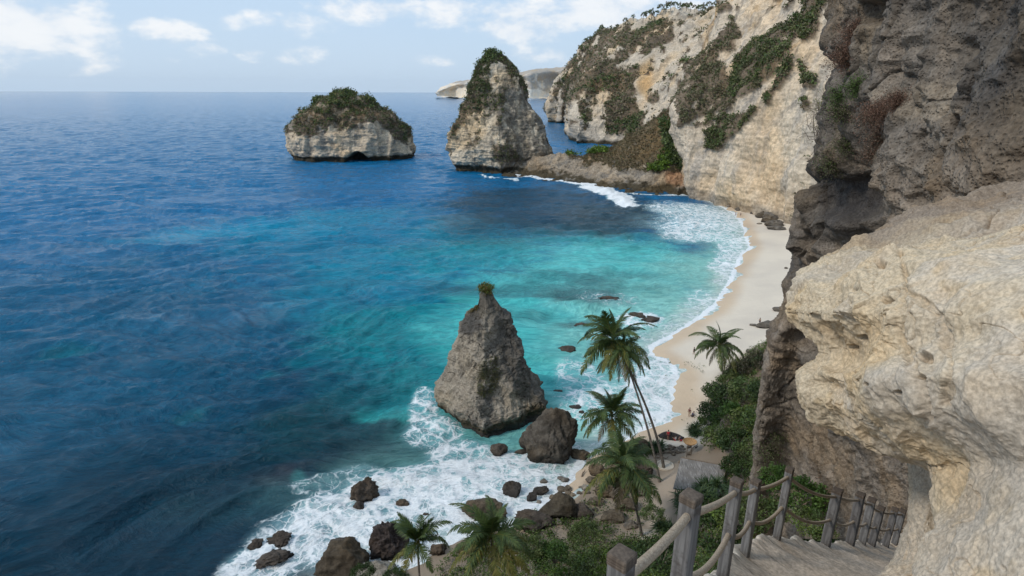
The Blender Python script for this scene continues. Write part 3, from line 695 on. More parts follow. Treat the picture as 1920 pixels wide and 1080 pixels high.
C = mixc(C, SOIL, vmi); C = mixc(C, TIDE*.8, 1-sstep(3.5, 5.2, P[..., 2]+1.2*n2)); C = mixc(C, DARK*.5, inw*(P[..., 1] < 600))  # inside of the arch painted near black as its shade
cap_me = cap(P, 'sea_island', C)
link('sea_island', cap_me, M_stack, None, 'low broad rock island with a wave cut arch, topped with green scrub', 'rock island')
Pf = P.reshape(-1, 3); Nf = N.reshape(-1, 3); wf = vmi.ravel()+1e-12
ctr = np.exp(-((px-640)/60)**2).ravel()*sstep(35, 55, Pf[:, 2])
ctop = (Pf[:, 2] > 42)*1.0
cl_ = sstep(-.1, .35, fbm(P, .09, 3, off=91)).ravel()
parts = [leaves_at(Pf, Nf, 3300, .6, 1.7, G_SCRUB+G_SCRUB[:2]+G_GREEN[:2], 8, 8, wts=wf), leaves_at(Pf, Nf, 1000, .7, 2.4, G_GREEN+[(0.12, .15, .045), (.16, .16, .05)], 9, 12, wts=wf*(.06+ctr)*(.1+cl_), up=1.0), leaves_at(Pf, Nf, 110, .7, 3.4, G_GREEN+G_SCRUB[:2], 10, 24, wts=(Nf[:, 2] > .2)*wf*(.05+ctr)*(cl_+.02), up=1.2)]
link('island_scrub', leaf_mesh('island_scrub', parts), M_leaf, None, 'dense green and brown scrub covering the top of the low island', 'scrub', kind='stuff')

# tall stack
prof = [(99, 922, 940), (106, 912, 950), (122, 897, 966), (145, 888, 981), (165, 880, 990), (182, 877, 998), (200, 862, 1006), (215, 856, 1016), (235, 847, 1026), (255, 840, 1034), (275, 838, 1039), (290, 841, 1040), (302, 846, 1036), (311, 852, 1032), (316, 850, 1034)]
X0 = at_y(934, 300, 505)[0]
def stk(P, zz, th):                                            # wedge-shaped plan: two flat faces meeting in a front edge
    ct, st = np.cos(th), np.sin(th)
    fr = np.clip(-st, 0, 1)[None]
    u = (P[..., 0]-X0); half = np.abs(P[..., 0]-X0).max(axis=1, keepdims=True)+1e-6
    wedge = 1-np.abs(u)/half
    P[..., 1] += -(wedge*0.50*half)*(np.clip(-st*3, 0, 1))[None]
    return P
P, th = loft_stack('stack', prof, 505, lambda z: 0.80+0.12*(1-z), 460, 330, 2.6, facets=[(20, .95), (75, .9), (120, .95), (180, .95), (238, .82), (302, .86), (340, 1.0)], fmix=.9)
N = nrm_wrap(P)
hh = (1-.55*sstep(50, 85, P[..., 2]))
P = P+N*(((ridged(P*np.array([1, 1, .3]), 0.045, 4, off=12)-1.25)*3.0+fbm(P, 0.09, 6, .55)*2.8+.5*pn(P*np.array([.08, .08, 1]), .7, 9)-1.6)*hh)[..., None]
und = sstep(6, 1, P[..., 2]); P[..., :2] += -N[..., :2]*(und*2.5)[..., None]
px, py = proj(P); n1 = fbm(P, 0.05, 4, off=5); n2 = fbm(P, 0.16, 4, off=8); z = P[..., 2]
front = P[..., 1] < 505
C = np.zeros(P.shape)+CREAM*np.array([1.0, 1.0, .97])
gr = sstep(932, 946, px+18*n1)*sstep(-.7, .2, n2*1.1+.5*n1+.25)*front  # shade of the right face painted grey, over its own greyish rock
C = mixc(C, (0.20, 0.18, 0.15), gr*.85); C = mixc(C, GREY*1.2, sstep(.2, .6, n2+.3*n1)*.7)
vt = np.interp(px, [838, 860, 900, 935, 960, 1000, 1040], [225, 190, 160, 128, 160, 165, 190])
vms = sstep(-4, 4, vt-py+26*n1+16*n2)*.95*(1-.85*sstep(.2, .4, n2-.3*n1))
vms = np.maximum(vms, sstep(.30, .5, n1+.5*n2)*sstep(15, 25, z)*.7)
for g_ in ([(855, 200), (880, 195), (872, 225), (850, 260), (840, 262)], [(885, 185), (905, 190), (900, 215), (885, 205)], [(925, 270), (960, 272), (975, 300), (940, 310), (922, 295)]): vms = np.maximum(vms, poly_mask(px, py, g_, 5)*front)
C = mixc(C, SOIL*.9, vms*(1-.35*sstep(0, .4, n2))); C = mixc(C, TIDE, 1-sstep(4.5, 6.5, z+1.6*n2))
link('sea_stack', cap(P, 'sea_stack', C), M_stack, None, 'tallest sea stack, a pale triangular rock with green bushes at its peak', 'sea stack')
Pf = P.reshape(-1, 3); Nf = N.reshape(-1, 3); wf = vms.ravel()+1e-12
left = (1-sstep(920, 945, px)).ravel()*wf*(Pf[:, 2] > 45)
top = sstep(76, 84, Pf[:, 2])*(1-sstep(925, 940, px)).ravel()
parts = [leaves_at(Pf, Nf, 3800, .45, 1.1, G_SCRUB+G_GREEN[:2], 11, 7, wts=wf), leaves_at(Pf, Nf, 480, .6, 1.9, G_GREEN+G_SCRUB[:1], 12, 12, wts=left+1e-12, up=1), leaves_at(Pf, Nf, 60, .7, 2.6, G_GREEN, 13, 20, wts=top+1e-12, up=1.6)]
link('stack_scrub', leaf_mesh('stack_scrub', parts), M_leaf, None, 'green bushes and scrub growing on the peak of the tallest sea stack', 'scrub', kind='stuff')

# pointed rock in the shallows
prof = [(543, 905, 918), (550, 900, 922), (560, 897, 928), (572, 893, 937), (582, 886, 943), (592, 873, 955), (605, 866, 963), (622, 860, 967), (645, 854, 977), (665, 845, 988), (685, 836, 996), (700, 829, 1001),
        (715, 821, 1006), (728, 817, 1018), (742, 819, 1032), (755, 822, 1036), (768, 829, 1034), (780, 838, 1026), (790, 846, 1018), (797, 850, 1012)]
P, th = loft_stack('spire', prof, 112, lambda z: 1.16-.3*z, 520, 430, 2.4, zmin=-1.5, facets=[(10, .95), (60, .9), (118, .95), (175, .98), (222, .90), (258, 1.0), (302, .80), (342, 1.0)], fmix=1.0)
P[..., 1] += 0.20*(26-P[..., 2])*-0.25
N = nrm_wrap(P)
P = P+N*((ridged(P*np.array([1, 1, .7]), 0.17, 6, .55, off=22)-1.1)*.62+fbm(P, 0.28, 6, .58)*.42+.16*np.round(2.2*pn(P*np.array([.5, .5, 1.3]), .35, 61))+.10*pn(P*np.array([.3, .3, 1]), 1.5, 9)+.30*np.clip(fbm(P, .5, 3, off=4), -.2, .3))[..., None]*(1-.75*sstep(17, 25, P[..., 2]))[..., None]
ck = cracks(P, .32, .05, 3, -.1); P = P-N*(ck*.28)[..., None]
und = sstep(4.2, 0.2, P[..., 2]); P[..., :2] += -N[..., :2]*(und*1.7)[..., None]
px, py = proj(P); n1 = fbm(P, 0.15, 4, off=5); n2 = fbm(P, 0.5, 4, off=8); z = P[..., 2]
C = np.zeros(P.shape)+np.array([0.335, 0.29, 0.23])
C = mixc(C, (0.23, 0.205, 0.17), sstep(-.1, .5, n1)*.7)
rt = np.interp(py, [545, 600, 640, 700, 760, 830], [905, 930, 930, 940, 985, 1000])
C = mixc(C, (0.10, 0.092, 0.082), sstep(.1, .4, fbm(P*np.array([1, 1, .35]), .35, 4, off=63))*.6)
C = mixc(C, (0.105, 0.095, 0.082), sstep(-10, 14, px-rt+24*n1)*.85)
C = mixc(C, (0.07, 0.065, 0.062), poly_mask(px, py, [(868, 590), (900, 585), (903, 615), (885, 628), (860, 625)], 5)*.85)
C = mixc(C, (0.085, 0.08, 0.045), poly_mask(px, py, [(905, 675), (930, 672), (938, 700), (925, 740), (900, 745), (893, 710)], 8)*.85*sstep(-.5, .2, n2))
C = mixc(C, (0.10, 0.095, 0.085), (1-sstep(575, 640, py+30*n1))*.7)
C = mixc(C, (.08, .07, .055), ck*.7); C = mixc(C, TIDE*1.2, 1-sstep(1.6, 3.0, z+1.0*n1)); C = mixc(C, DARK*.8, 1-sstep(.4, 1.2, z+.5*n2))
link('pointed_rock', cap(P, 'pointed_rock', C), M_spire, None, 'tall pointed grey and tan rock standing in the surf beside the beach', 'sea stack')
Pf = P.reshape(-1, 3); Nf = N.reshape(-1, 3)
_c = Pf[Pf[:, 2] > P[..., 2].max()-.5][:, :2].mean(0); wt = (Pf[:, 2] > P[..., 2].max()-1.2)*np.exp(-(np.linalg.norm(Pf[:, :2]-_c, axis=1)/.55)**2); wl = (poly_mask(px, py, [(872, 585), (893, 570), (897, 578), (880, 590)], 3)).ravel()*(Pf[:, 1] < 112); wm = poly_mask(px, py, [(905, 675), (930, 672), (938, 700), (925, 740), (900, 745), (893, 710)], 6).ravel()*(Pf[:, 1] < 112)
parts = [leaves_at(Pf, Nf, 200, .13, .75, [(0.10, .13, .02), (.07, .09, .02), (.14, .10, .03)], 14, 10, wts=wt+1e-12, squash=1.5, up=.6), leaves_at(Pf, Nf, 60, .12, .35, [(0.13, .10, .04)], 15, 8, wts=wl+1e-12), leaves_at(Pf, Nf, 260, .10, .22, [(0.07, .08, .02), (.10, .09, .04)], 16, 6, wts=wm+1e-12)]
link('rock_tuft', leaf_mesh('rock_tuft', parts), M_leaf, None, 'small green tuft of grass and bushes on top of the pointed rock', 'shrub')
print('PART2 done')

# ------------------------------------------------------------------ grey conglomerate wall on the right, dropping to the beach
SIL = [(1375, 1010, 33), (1405, 930, 31), (1413, 870, 30), (1420, 780, 28.5), (1432, 700, 27), (1448, 640, 26.5), (1478, 575, 26), (1486, 500, 25.5), (1491, 430, 25), (1497, 370, 24.5), (1512, 310, 24.5), (1532, 250, 24), (1542, 190, 23.5), (1552, 110, 23), (1572, 40, 23), (1583, -40, 23), (1595, -160, 23)]
cols = []
for (sx, sy, sY) in SIL:
    x0 = np.interp(sy, [-160, 300, 700, 1000], [5.0, 5.0, 6.6, 8.0])
    row = [(sx+70, sy, sY*1.75), (sx+18, sy, sY*1.22), (sx, sy, sY)]
    for q in (.08, .2, .35, .5, .7, 1.0):
        X = sx+(2250-sx)*q
        u = (X-960)/F; k = math.cos(R(PITCH))-(sy-540)/F*math.sin(R(PITCH))
        Y = x0/(u/k-.27); Y = min(Y, sY*(1-q*.55))
        row.append((X, sy, Y))
    cols.append(row)
P = net(cols, 620, 620); N = face_cam(P)
# squeeze the columns towards the visible part is not needed; add relief
big = fbm(P*np.array([1, 1, .7]), 0.22, 4, off=3); led = ridged(P*np.array([.5, .5, 1.2]), 0.35, 4, off=6)-1.1
nearf = np.clip(P[..., 1]/25, .25, 1)
px, py = proj(P)
edge = sstep(0, 250, px-np.interp(py, [0, 250, 430, 640, 870], [1575, 1532, 1491, 1448, 1412]))
lowm = sstep(600, 720, py)
hol = np.zeros(px.shape)
for g_ in ([(1495, 335), (1525, 320), (1560, 345), (1590, 335), (1640, 350), (1625, 395), (1590, 420), (1560, 400), (1520, 395)], [(1500, 430), (1530, 440), (1525, 490), (1505, 480)], [(1615, 5), (1660, 0), (1650, 45), (1622, 40)], [(1545, 120), (1570, 100), (1590, 130), (1570, 165)]): hol = np.maximum(hol, poly_mask(px, py, g_, 10))
P = P-N*0+N*((big*1.15*(1-.65*lowm)+led*.62*(1-.75*lowm)+fbm(P, 1.2, 5, .6, off=9)*.24+fbm(P, 4.5, 4, .6, off=19)*.06-hol*1.1)*nearf*(.55+.6*edge))[..., None]
n1 = fbm(P, 0.25, 4, off=5); n2 = fbm(P, .9, 4, off=8); n3 = fbm(P*np.array([1, 1, .5]), .5, 4, off=11)
C = np.zeros(P.shape)+np.array([0.27, 0.225, 0.18])
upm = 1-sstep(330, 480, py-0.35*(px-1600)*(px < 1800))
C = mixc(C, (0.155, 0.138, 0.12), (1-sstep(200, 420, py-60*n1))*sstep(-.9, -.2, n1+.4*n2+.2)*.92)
C = mixc(C, (0.055, 0.05, 0.048), hol*.8)  # hollows also painted dark, deepening their shade in the colour
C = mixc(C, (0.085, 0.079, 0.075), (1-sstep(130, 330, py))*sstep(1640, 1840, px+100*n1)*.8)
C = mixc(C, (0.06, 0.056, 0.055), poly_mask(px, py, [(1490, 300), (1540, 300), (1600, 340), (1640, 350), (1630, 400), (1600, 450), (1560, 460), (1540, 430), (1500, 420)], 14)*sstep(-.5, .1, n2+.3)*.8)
C = mixc(C, (0.10, 0.092, 0.088), poly_mask(px, py, [(1485, 430), (1520, 430), (1500, 520), (1480, 560), (1450, 640), (1440, 600), (1470, 540)], 8)*.7)
C = mixc(C, (0.34, 0.28, 0.21), poly_mask(px, py, [(1640, 165), (1760, 150), (1790, 210), (1770, 230), (1690, 225), (1640, 190)], 18)*.8)
C = mixc(C, (0.34, 0.30, 0.25), poly_mask(px, py, [(1620, 85), (1645, 85), (1640, 110), (1618, 108)], 6)*.8)
C = mixc(C, (0.13, 0.12, 0.11), poly_mask(px, py, [(1500, 660), (1560, 680), (1560, 760), (1520, 770), (1500, 720)], 14)*.7)
C = mixc(C, (0.12, 0.11, 0.10), poly_mask(px, py, [(1540, 790), (1590, 810), (1660, 850), (1640, 862), (1570, 830)], 6)*.8)
crack = np.minimum(seg_dist(np.stack([px, py], -1), np.array([(1835, 0), (1828, 80), (1822, 130), (1800, 190)], float)), seg_dist(np.stack([px, py], -1), np.array([(1782, 220), (1780, 250), (1765, 290), (1752, 310)], float)))
C = mixc(C, (0.03, 0.022, 0.016), (1-sstep(3, 9, crack+6*n2))*.9)
P = P-N*((1-sstep(2, 12, crack+6*n2))*.35*nearf)[..., None]
C = mixc(C, (0.20, 0.17, 0.135), sstep(-.1, .6, n3)*.4)
C = mixc(C, (0.29, 0.24, 0.19), sstep(1630, 1720, px)*sstep(210, 330, py+40*n1)*(1-sstep(470, 520, py))*.85)
ckW = cracks(P, .22, .045, 13, -.05); P = P-N*(ckW*.22*nearf)[..., None]; C = mixc(C, (.045, .038, .032), ckW*.7)
C = mixc(C, (.20, .175, .145), sstep(.05, .5, fbm(P*np.array([1, 1, 3]), .5, 4, off=66))*.35)
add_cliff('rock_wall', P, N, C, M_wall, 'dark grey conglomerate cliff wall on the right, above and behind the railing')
WALL = P; WN = N; Wpx, Wpy = px, py

# ------------------------------------------------------------------ pale sandstone outcrop beside the stairs
rows = [(1722, 1140, 3.5), (1733, 1080, 3.65), (1747, 1020, 3.85), (1763, 960, 4.1), (1766, 905, 4.35), (1745, 868, 4.75), (1668, 842, 5.35), (1590, 812, 5.9), (1535, 775, 6.2), (1508, 735, 6.35), (1502, 700, 6.5), (1530, 668, 6.6), (1512, 630, 6.65),
        (1480, 590, 6.7), (1478, 570, 6.8), (1492, 535, 7.0), (1522, 500, 7.3), (1565, 474, 7.7), (1612, 455, 8.1), (1670, 424, 8.8), (1740, 396, 9.2), (1830, 366, 9.2), (1930, 335, 8.6)]
cols = []
for i, (sx, sy, sY) in enumerate(rows):
    r = [(sx+60, sy+2, sY*1.6), (sx+10, sy, sY*1.10), (sx, sy, sY)]
    yr = np.interp(sy, [335, 366, 420, 520, 700, 1140], [6.2, 5.4, 4.2, 3.3, 2.6, 2.2])
    for q in (.06, .18, .36, .6, 1.0):
        X = sx+(2200-sx)*q; uu = (X-960)/F
        # bulging face: inverse depth varies smoothly towards the viewer
        Y = 1/((1-q**.9)/sY+q**.9/yr)
        if 630 < sy < 800: Y -= .12*math.sin(math.pi*min(q*2.2, 1))
        r.append((X, sy+(12 if q < .3 else 0)*q, Y))
    cols.append(r)
top = cols[-1]; cols.append([(a+30, b-60, c*1.25) for (a, b, c) in top])
P = net(cols, 900, 620); N = face_cam(P)
px, py = proj(P)
rg = ridged(P, 0.55, 6, .55, off=4)-1.2; sc = fbm(P*np.array([1, 1, 1.3]), 1.3, 6, .6, off=2)
pock = np.clip(ridged(P, 2.2, 3, .5, off=31)-.9, -.8, .9)
k_ = np.clip(P[..., 1]/6, .35, 1)
pit = np.zeros(px.shape)
for (a_, b_, ra, rb) in [(1592, 640, 9, 5), (1575, 655, 7, 4), (1602, 668, 5, 7), (1735, 672, 14, 7), (1722, 706, 9, 6), (1660, 560, 10, 5), (1690, 735, 10, 5), (1640, 720, 8, 4), (1560, 700, 7, 4), (1655, 500, 12, 4), (1600, 540, 9, 4), (1560, 585, 14, 4)]:
    pit = np.maximum(pit, 1-sstep(.3, 1.3, np.sqrt(((px-a_)/ra)**2+((py-b_)/rb)**2)+.35*sc))
seam = seg_dist(np.stack([px, py], -1), np.array([(1700, 545), (1745, 575), (1770, 610), (1790, 680), (1760, 760)], float)); pit = np.maximum(pit, .45*(1-sstep(1, 9, seam+14*sc)))
seam = seg_dist(np.stack([px, py], -1), np.array([(1690, 470), (1700, 540), (1690, 620), (1720, 720), (1740, 780)], float)); pit = np.maximum(pit, .35*(1-sstep(1, 8, seam+16*sc)))
P = P+N*((rg*.17+sc*.045+pock*.022+fbm(P, 6, 5, .6, off=7)*.008-pit*.15)*k_*(1.0-0.25*sstep(1780, 1900, px)))[..., None]
n1 = fbm(P, 0.6, 4, off=5); n2 = fbm(P, 2.4, 4, off=8)
C = np.zeros(P.shape)+np.array([0.52, 0.43, 0.305])
C = mixc(C, (0.51, 0.445, 0.36), sstep(-.3, .4, n1+.0018*(px-1720)+.0006*(py-700)))
C = mixc(C, (0.52, 0.38, 0.20), sstep(.2, .6, n2*.7+.7*n1)*.4)
C = mixc(C, (0.40, 0.36, 0.31), sstep(.1, .5, fbm(P, 1.1, 4, off=50))*.45)
ckA = cracks(P, .75, .035, 3, .05); ckB = cracks(P*np.array([1, 1, 2.2]), 1.3, .04, 23, .1); P = P-N*((ckA*.07+ckB*.03)*k_)[..., None]
C = mixc(C, (0.30, 0.235, 0.165), np.maximum(ckA*.6, ckB*.4))
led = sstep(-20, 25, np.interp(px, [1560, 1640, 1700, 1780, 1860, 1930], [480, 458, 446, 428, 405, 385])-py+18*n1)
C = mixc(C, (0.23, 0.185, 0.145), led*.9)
C = mixc(C, (0.36, 0.27, 0.18), pit*.55)
C = mixc(C, (0.36, 0.26, 0.15), poly_mask(px, py, [(1540, 600), (1590, 650), (1580, 665), (1520, 625)], 8)*.6)
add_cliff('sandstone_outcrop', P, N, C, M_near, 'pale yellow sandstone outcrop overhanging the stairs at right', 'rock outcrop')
# inner pillar under the overhang
rows = [(1622, 1150, 5.2), (1640, 1085, 5.4), (1668, 1035, 5.6), (1690, 980, 5.8), (1701, 925, 6.0), (1704, 870, 6.2), (1700, 825, 6.5), (1690, 780, 6.9)]
cols = [[(sx+70, sy, sY*1.35), (sx+8, sy, sY*1.06), (sx, sy, sY), (sx+35, sy, sY-.3), (sx+80, sy, sY-.4), (sx+150, sy, sY-.7), (sx+260, sy, sY-1.6)] for (sx, sy, sY) in rows]
P = net(cols, 360, 260); N = face_cam(P)
P = P+N*((ridged(P, 0.6, 5, .5, off=14)-1.2)*.10+fbm(P, 1.6, 6, .55, off=2)*.07+fbm(P, 7, 4, .6)*.02)[..., None]
n1 = fbm(P, 0.9, 4, off=5)
C = np.zeros(P.shape)+np.array([0.50, 0.43, 0.34]); C = mixc(C, (0.43, 0.375, 0.30), sstep(-.2, .5, n1))
add_cliff('rock_pillar', P, N, C, M_near, 'smooth pale rock pillar below the overhang at the foot of the stairs', 'rock pillar')

# ------------------------------------------------------------------ stairs
dS = np.array([.667, .745]); dS /= np.linalg.norm(dS); nS = np.array([dS[1], -dS[0]])
RP = [((.42, 1.99), -2.75), ((1.0, 3.0), -3.21), ((2.03, 4.86), -4.40), ((2.91, 6.39), -5.46), ((3.84, 7.49), -6.10), ((5.62, 9.23), -7.66), ((6.65, 10.14), -8.40), ((7.67, 11.3), -9.36), ((8.45, 12.1), -10.05), ((9.65, 13.3), -11.1), ((10.6, 14.3), -11.9)]
sR = np.array([np.dot(np.array(p), dS) for p, z in RP]); zR = np.array([z for p, z in RP]); wR = np.array([np.dot(np.array(p), nS) for p, z in RP])
sg = np.linspace(-4, 18, 1500); wg = np.linspace(-.75, 3.6, 150)
S_, W_ = np.meshgrid(sg, wg, indexing='ij')
zl = lambda s: np.where(s < sR[0], zR[0]-(s-sR[0])*.5, np.interp(s, sR, zR))
step = .56
s2 = S_+.06*np.sin(W_*2.1)+0.05*pn(np.stack([S_, W_, S_*0], -1), .8)
fl = np.floor(s2/step); fr = s2/step-fl
sst = (fl+.25*fr+.75*sstep(.76, 1.0, fr))*step
lin_ = 1-sstep(.05, .45, W_); zS = zl(sst+step*.75)*(.62*(1-lin_))+zl(S_+.12)*(1-.62*(1-lin_))
w0 = np.interp(S_, sR, wR, left=wR[0], right=wR[-1])
Xc = S_*dS[0]+(W_+w0)*nS[0]; Yc = S_*dS[1]+(W_+w0)*nS[1]
P = np.stack([Xc, Yc, zS+CAM_H], -1)
nn = fbm(P, 1.3, 5, .55)
P[..., 2] += .022*nn+.007*fbm(P, 6, 3)
ed = sstep(-.08, -.36, W_+.10*fbm(P, 1.6, 3, off=8)); P[..., 2] -= ed*1.6
lump = np.exp(-((W_+.12)/.14)**2); P[..., 2] += lump*(.07*np.clip(fbm(P, 2.1, 3, off=40)+.25, 0, 1)+.03)
C = np.zeros(P.shape)+np.array([0.54, 0.46, 0.375])
n1 = fbm(P, 1.0, 4, off=5)
C = mixc(C, (0.48, 0.41, 0.335), sstep(-.3, .4, n1)); C = mixc(C, (0.46, 0.41, 0.34), lump*sstep(-.3, .3, n1+.2))
C = mixc(C, (0.30, 0.25, 0.20), sstep(.80, .9, fr)*.5)
link('stone_stairs', raw_mesh('stone_stairs', P, grid_faces(*P.shape[:2]), C), rock_mat('stair_stone', .05, .006, mott=.12, tint=(1.04, 1, .95), dark=(.7, .68, .66)), kind='structure')

# ------------------------------------------------------------------ posts and ropes
def box_mesh(name, w, d, z0, z1, bev=.008, taper=0.0, seed=0):
    g = np.random.default_rng(seed); n = 14; zs = np.linspace(z0, z1, n)
    prof = [(-1, -1), (1, -1), (1, 1), (-1, 1)]; ring = []
    b_ = bev/ (w/2)
    for (a, c) in prof:
        for (da, dc) in (((-a*b_, 0), (0, -c*b_)) if a*c < 0 else ((0, -c*b_), (-a*b_, 0))):
            ring.append((a+da, c+dc))
    V = []
    for k, zz in enumerate(zs):
        s_ = 1.0 if k < n-1 else 1.0
        for (a, c) in ring: V.append((a*w/2*s_+g.normal()*.0012, c*d/2*s_+g.normal()*.0012, zz))
    for (a, c) in ring: V.append((a*(w/2-bev), c*(d/2-bev), z1+bev))
    m_ = len(ring); Fc = [(k*m_+j, k*m_+(j+1) % m_, (k+1)*m_+(j+1) % m_, (k+1)*m_+j) for k in range(n) for j in range(m_)]
    Fc.append(tuple(n*m_+j for j in range(m_)))
    me = bpy.data.meshes.new(name); me.from_pydata(V, [], Fc); me.update(); return me
def wood_mat(name, a, b_, c_):
    m, nt, bs = nmat(name); B = NB(nt); tc = B.n('ShaderNodeTexCoord').outputs['Object']
    mp = B.n('ShaderNodeMapping'); mp.inputs['Scale'].default_value = (38, 38, 2.2); B.l(tc, mp.inputs[0])
    n1 = B.noise(mp.outputs[0], 1.0, 5, .6, .4); n2 = B.noise(tc, 9.0, 4, .6)
    c = B.mix(B.ramp(n1, .35, .68), (*a, 1), (*b_, 1)); c = B.mix(B.ramp(n2, .5, .72), c, (*c_, 1))
    oi = B.n('ShaderNodeObjectInfo').outputs['Random']
    c2 = B.mix(1.0, c, (.72, .70, .70, 1), 'MULTIPLY'); c = B.mix(oi, c, c2)
    B.l(c, bs.inputs['Base Color']); bs.inputs['Roughness'].default_value = .85; bs.inputs['Specular IOR Level'].default_value = .25
    B.l(B.bump(n1, .6, .004), bs.inputs['Normal']); return m
M_post = wood_mat('post_wood', (.115, .112, .11), (.22, .215, .21), (.09, .08, .072))
M_cap = wood_mat('post_top_wood', (.08, .062, .048), (.14, .11, .085), (.05, .042, .036))
def rope_mat():
    m, nt, bs = nmat('rope'); B = NB(nt); p = B.pos()
    n1 = B.noise(p, 90, 4, .6); c = B.mix(B.ramp(n1, .3, .7), (.23, .175, .12, 1), (.40, .32, .235, 1))
    B.l(c, bs.inputs['Base Color']); bs.inputs['Roughness'].default_value = .95; B.l(B.bump(n1, .6, .004), bs.inputs['Normal']); return m
M_rope = rope_mat()
H_P = 1.05; PW_ = .098
yaw = math.atan2(-dS[0], dS[1])
pb = box_mesh('post_body', PW_, PW_, -.5, H_P-.045); pt = box_mesh('post_cap', PW_+.004, PW_+.004, H_P-.0445, H_P, bev=.006)
pb.materials.append(M_post); pt.materials.append(M_cap)
names = ['nearest square wooden post, at the bottom edge with only its dark top showing', 'second square wooden post, large, between the two nearest ropes', 'third wooden post from the viewer, standing on the stair edge', 'fourth wooden post, close behind the third one', 'fifth wooden post, tallest in the row, in front of the green bush',
         'sixth wooden post, first one right of the long sagging ropes', 'seventh wooden post down the stairs', 'eighth wooden post down the stairs', 'ninth wooden post down the stairs, set lower', 'tenth wooden post, near the rock pillar', 'last wooden post, half hidden by the rock pillar']
lean = [(.02, .0), (.03, .01), (.03, .0), (.02, .02), (.04, .0), (.05, .0), (.02, .0), (.03, .01), (.05, .0), (.04, 0), (.05, 0)]
hts = [1, 1, 1, 1, 1.08, 1, 1, 1, .9, 1, 1]
holes = []
for i, ((p, z), lab) in enumerate(zip(RP, names)):
    e = empty('fence_post', (p[0], p[1], z+CAM_H), lab, 'post', 'rope fence posts along the stairs', yaw)
    e.rotation_euler = (0, lean[i][0]*.6, yaw+random.uniform(-.1, .1)); wv_s = .86 if i == 0 else 1 if i < 5 else 1.5; e.scale = (wv_s, wv_s, hts[i]*(1 if i < 5 else 1.06))
    link('post_body', pb, None, e); link('post_cap', pt, None, e)
    bpy.context.view_layer.update() if i == 0 else None
    Mx = Matrix.Translation(e.location) @ e.rotation_euler.to_matrix().to_4x4() @ Matrix.Diagonal((*e.scale, 1))
    holes.append([np.array(Mx @ Vector((0, 0, H_P-.13))), np.array(Mx @ Vector((0, 0, H_P-.58)))])
def rope_mesh(a, b_, sag, r=.023):
    L = np.linalg.norm(b_-a); ns = max(24, int(L/.009)); t = np.linspace(0, 1, ns); nc = 20
    C0 = a+(b_-a)*t[:, None]; C0[:, 2] -= sag*4*t*(1-t)
    T = np.gradient(C0, axis=0); T /= np.linalg.norm(T, axis=1)[:, None]
    U = np.cross(T, [0, 0, 1.0]); U /= np.linalg.norm(U, axis=1)[:, None]; Vv = np.cross(U, T)
    th = np.linspace(0, 2*math.pi, nc, endpoint=False); s_ = t*L
    ph = th[None]*1.0-s_[:, None]*2*math.pi/.09
    rad = r*(1+.34*np.sqrt(np.abs(np.cos(ph*1.5)))-.24)
    P = C0[:, None]+rad[..., None]*(np.cos(th)[None, :, None]*U[:, None]+np.sin(th)[None, :, None]*Vv[:, None])
    return P
prev = [np.array([-.35, .95, CAM_H-1.52]), np.array([-.35, .95, CAM_H-1.97])]
seq = [prev]+holes
sags = [(.02, .03), (.03, .10), (.03, .14), (.03, .12), (.04, .13), (.10, .16), (.04, .12), (.03, .10), (.04, .08), (.03, .08), (.02, .05)]
spn = ['nearest post', 'the first and second posts', 'the second and third posts', 'the third and fourth posts', 'the fourth and fifth posts', 'the fifth and sixth posts, long and sagging', 'the sixth and seventh posts', 'the seventh and eighth posts', 'the eighth and ninth posts', 'the ninth and tenth posts', 'the tenth and last posts']
for i in range(len(seq)-1):
    for k in (0, 1):
        P = rope_mesh(seq[i][k], seq[i+1][k], sags[i][k])
        lab = ('thick tan %s rope running between %s' % (('upper', 'lower')[k], spn[i])) if i else 'thick tan %s rope coming from below the frame to the nearest post' % ('upper', 'lower')[k]
        link('rope', raw_mesh('rope', P, grid_faces(P.shape[0], P.shape[1], True), None), M_rope, None, lab, 'rope', 'ropes between the fence posts')
# leaning post of the next flight
e = dup([o for o in COL.objects if o.name.startswith('fence_post')][0], Vector(at_y(1664, 1000, 15.3)), 'thin leaning wooden post behind the row, before the grey wall'); e.rotation_euler = (0, .22, yaw); e.scale = (.8, .8, .95)
print('PART3 done')

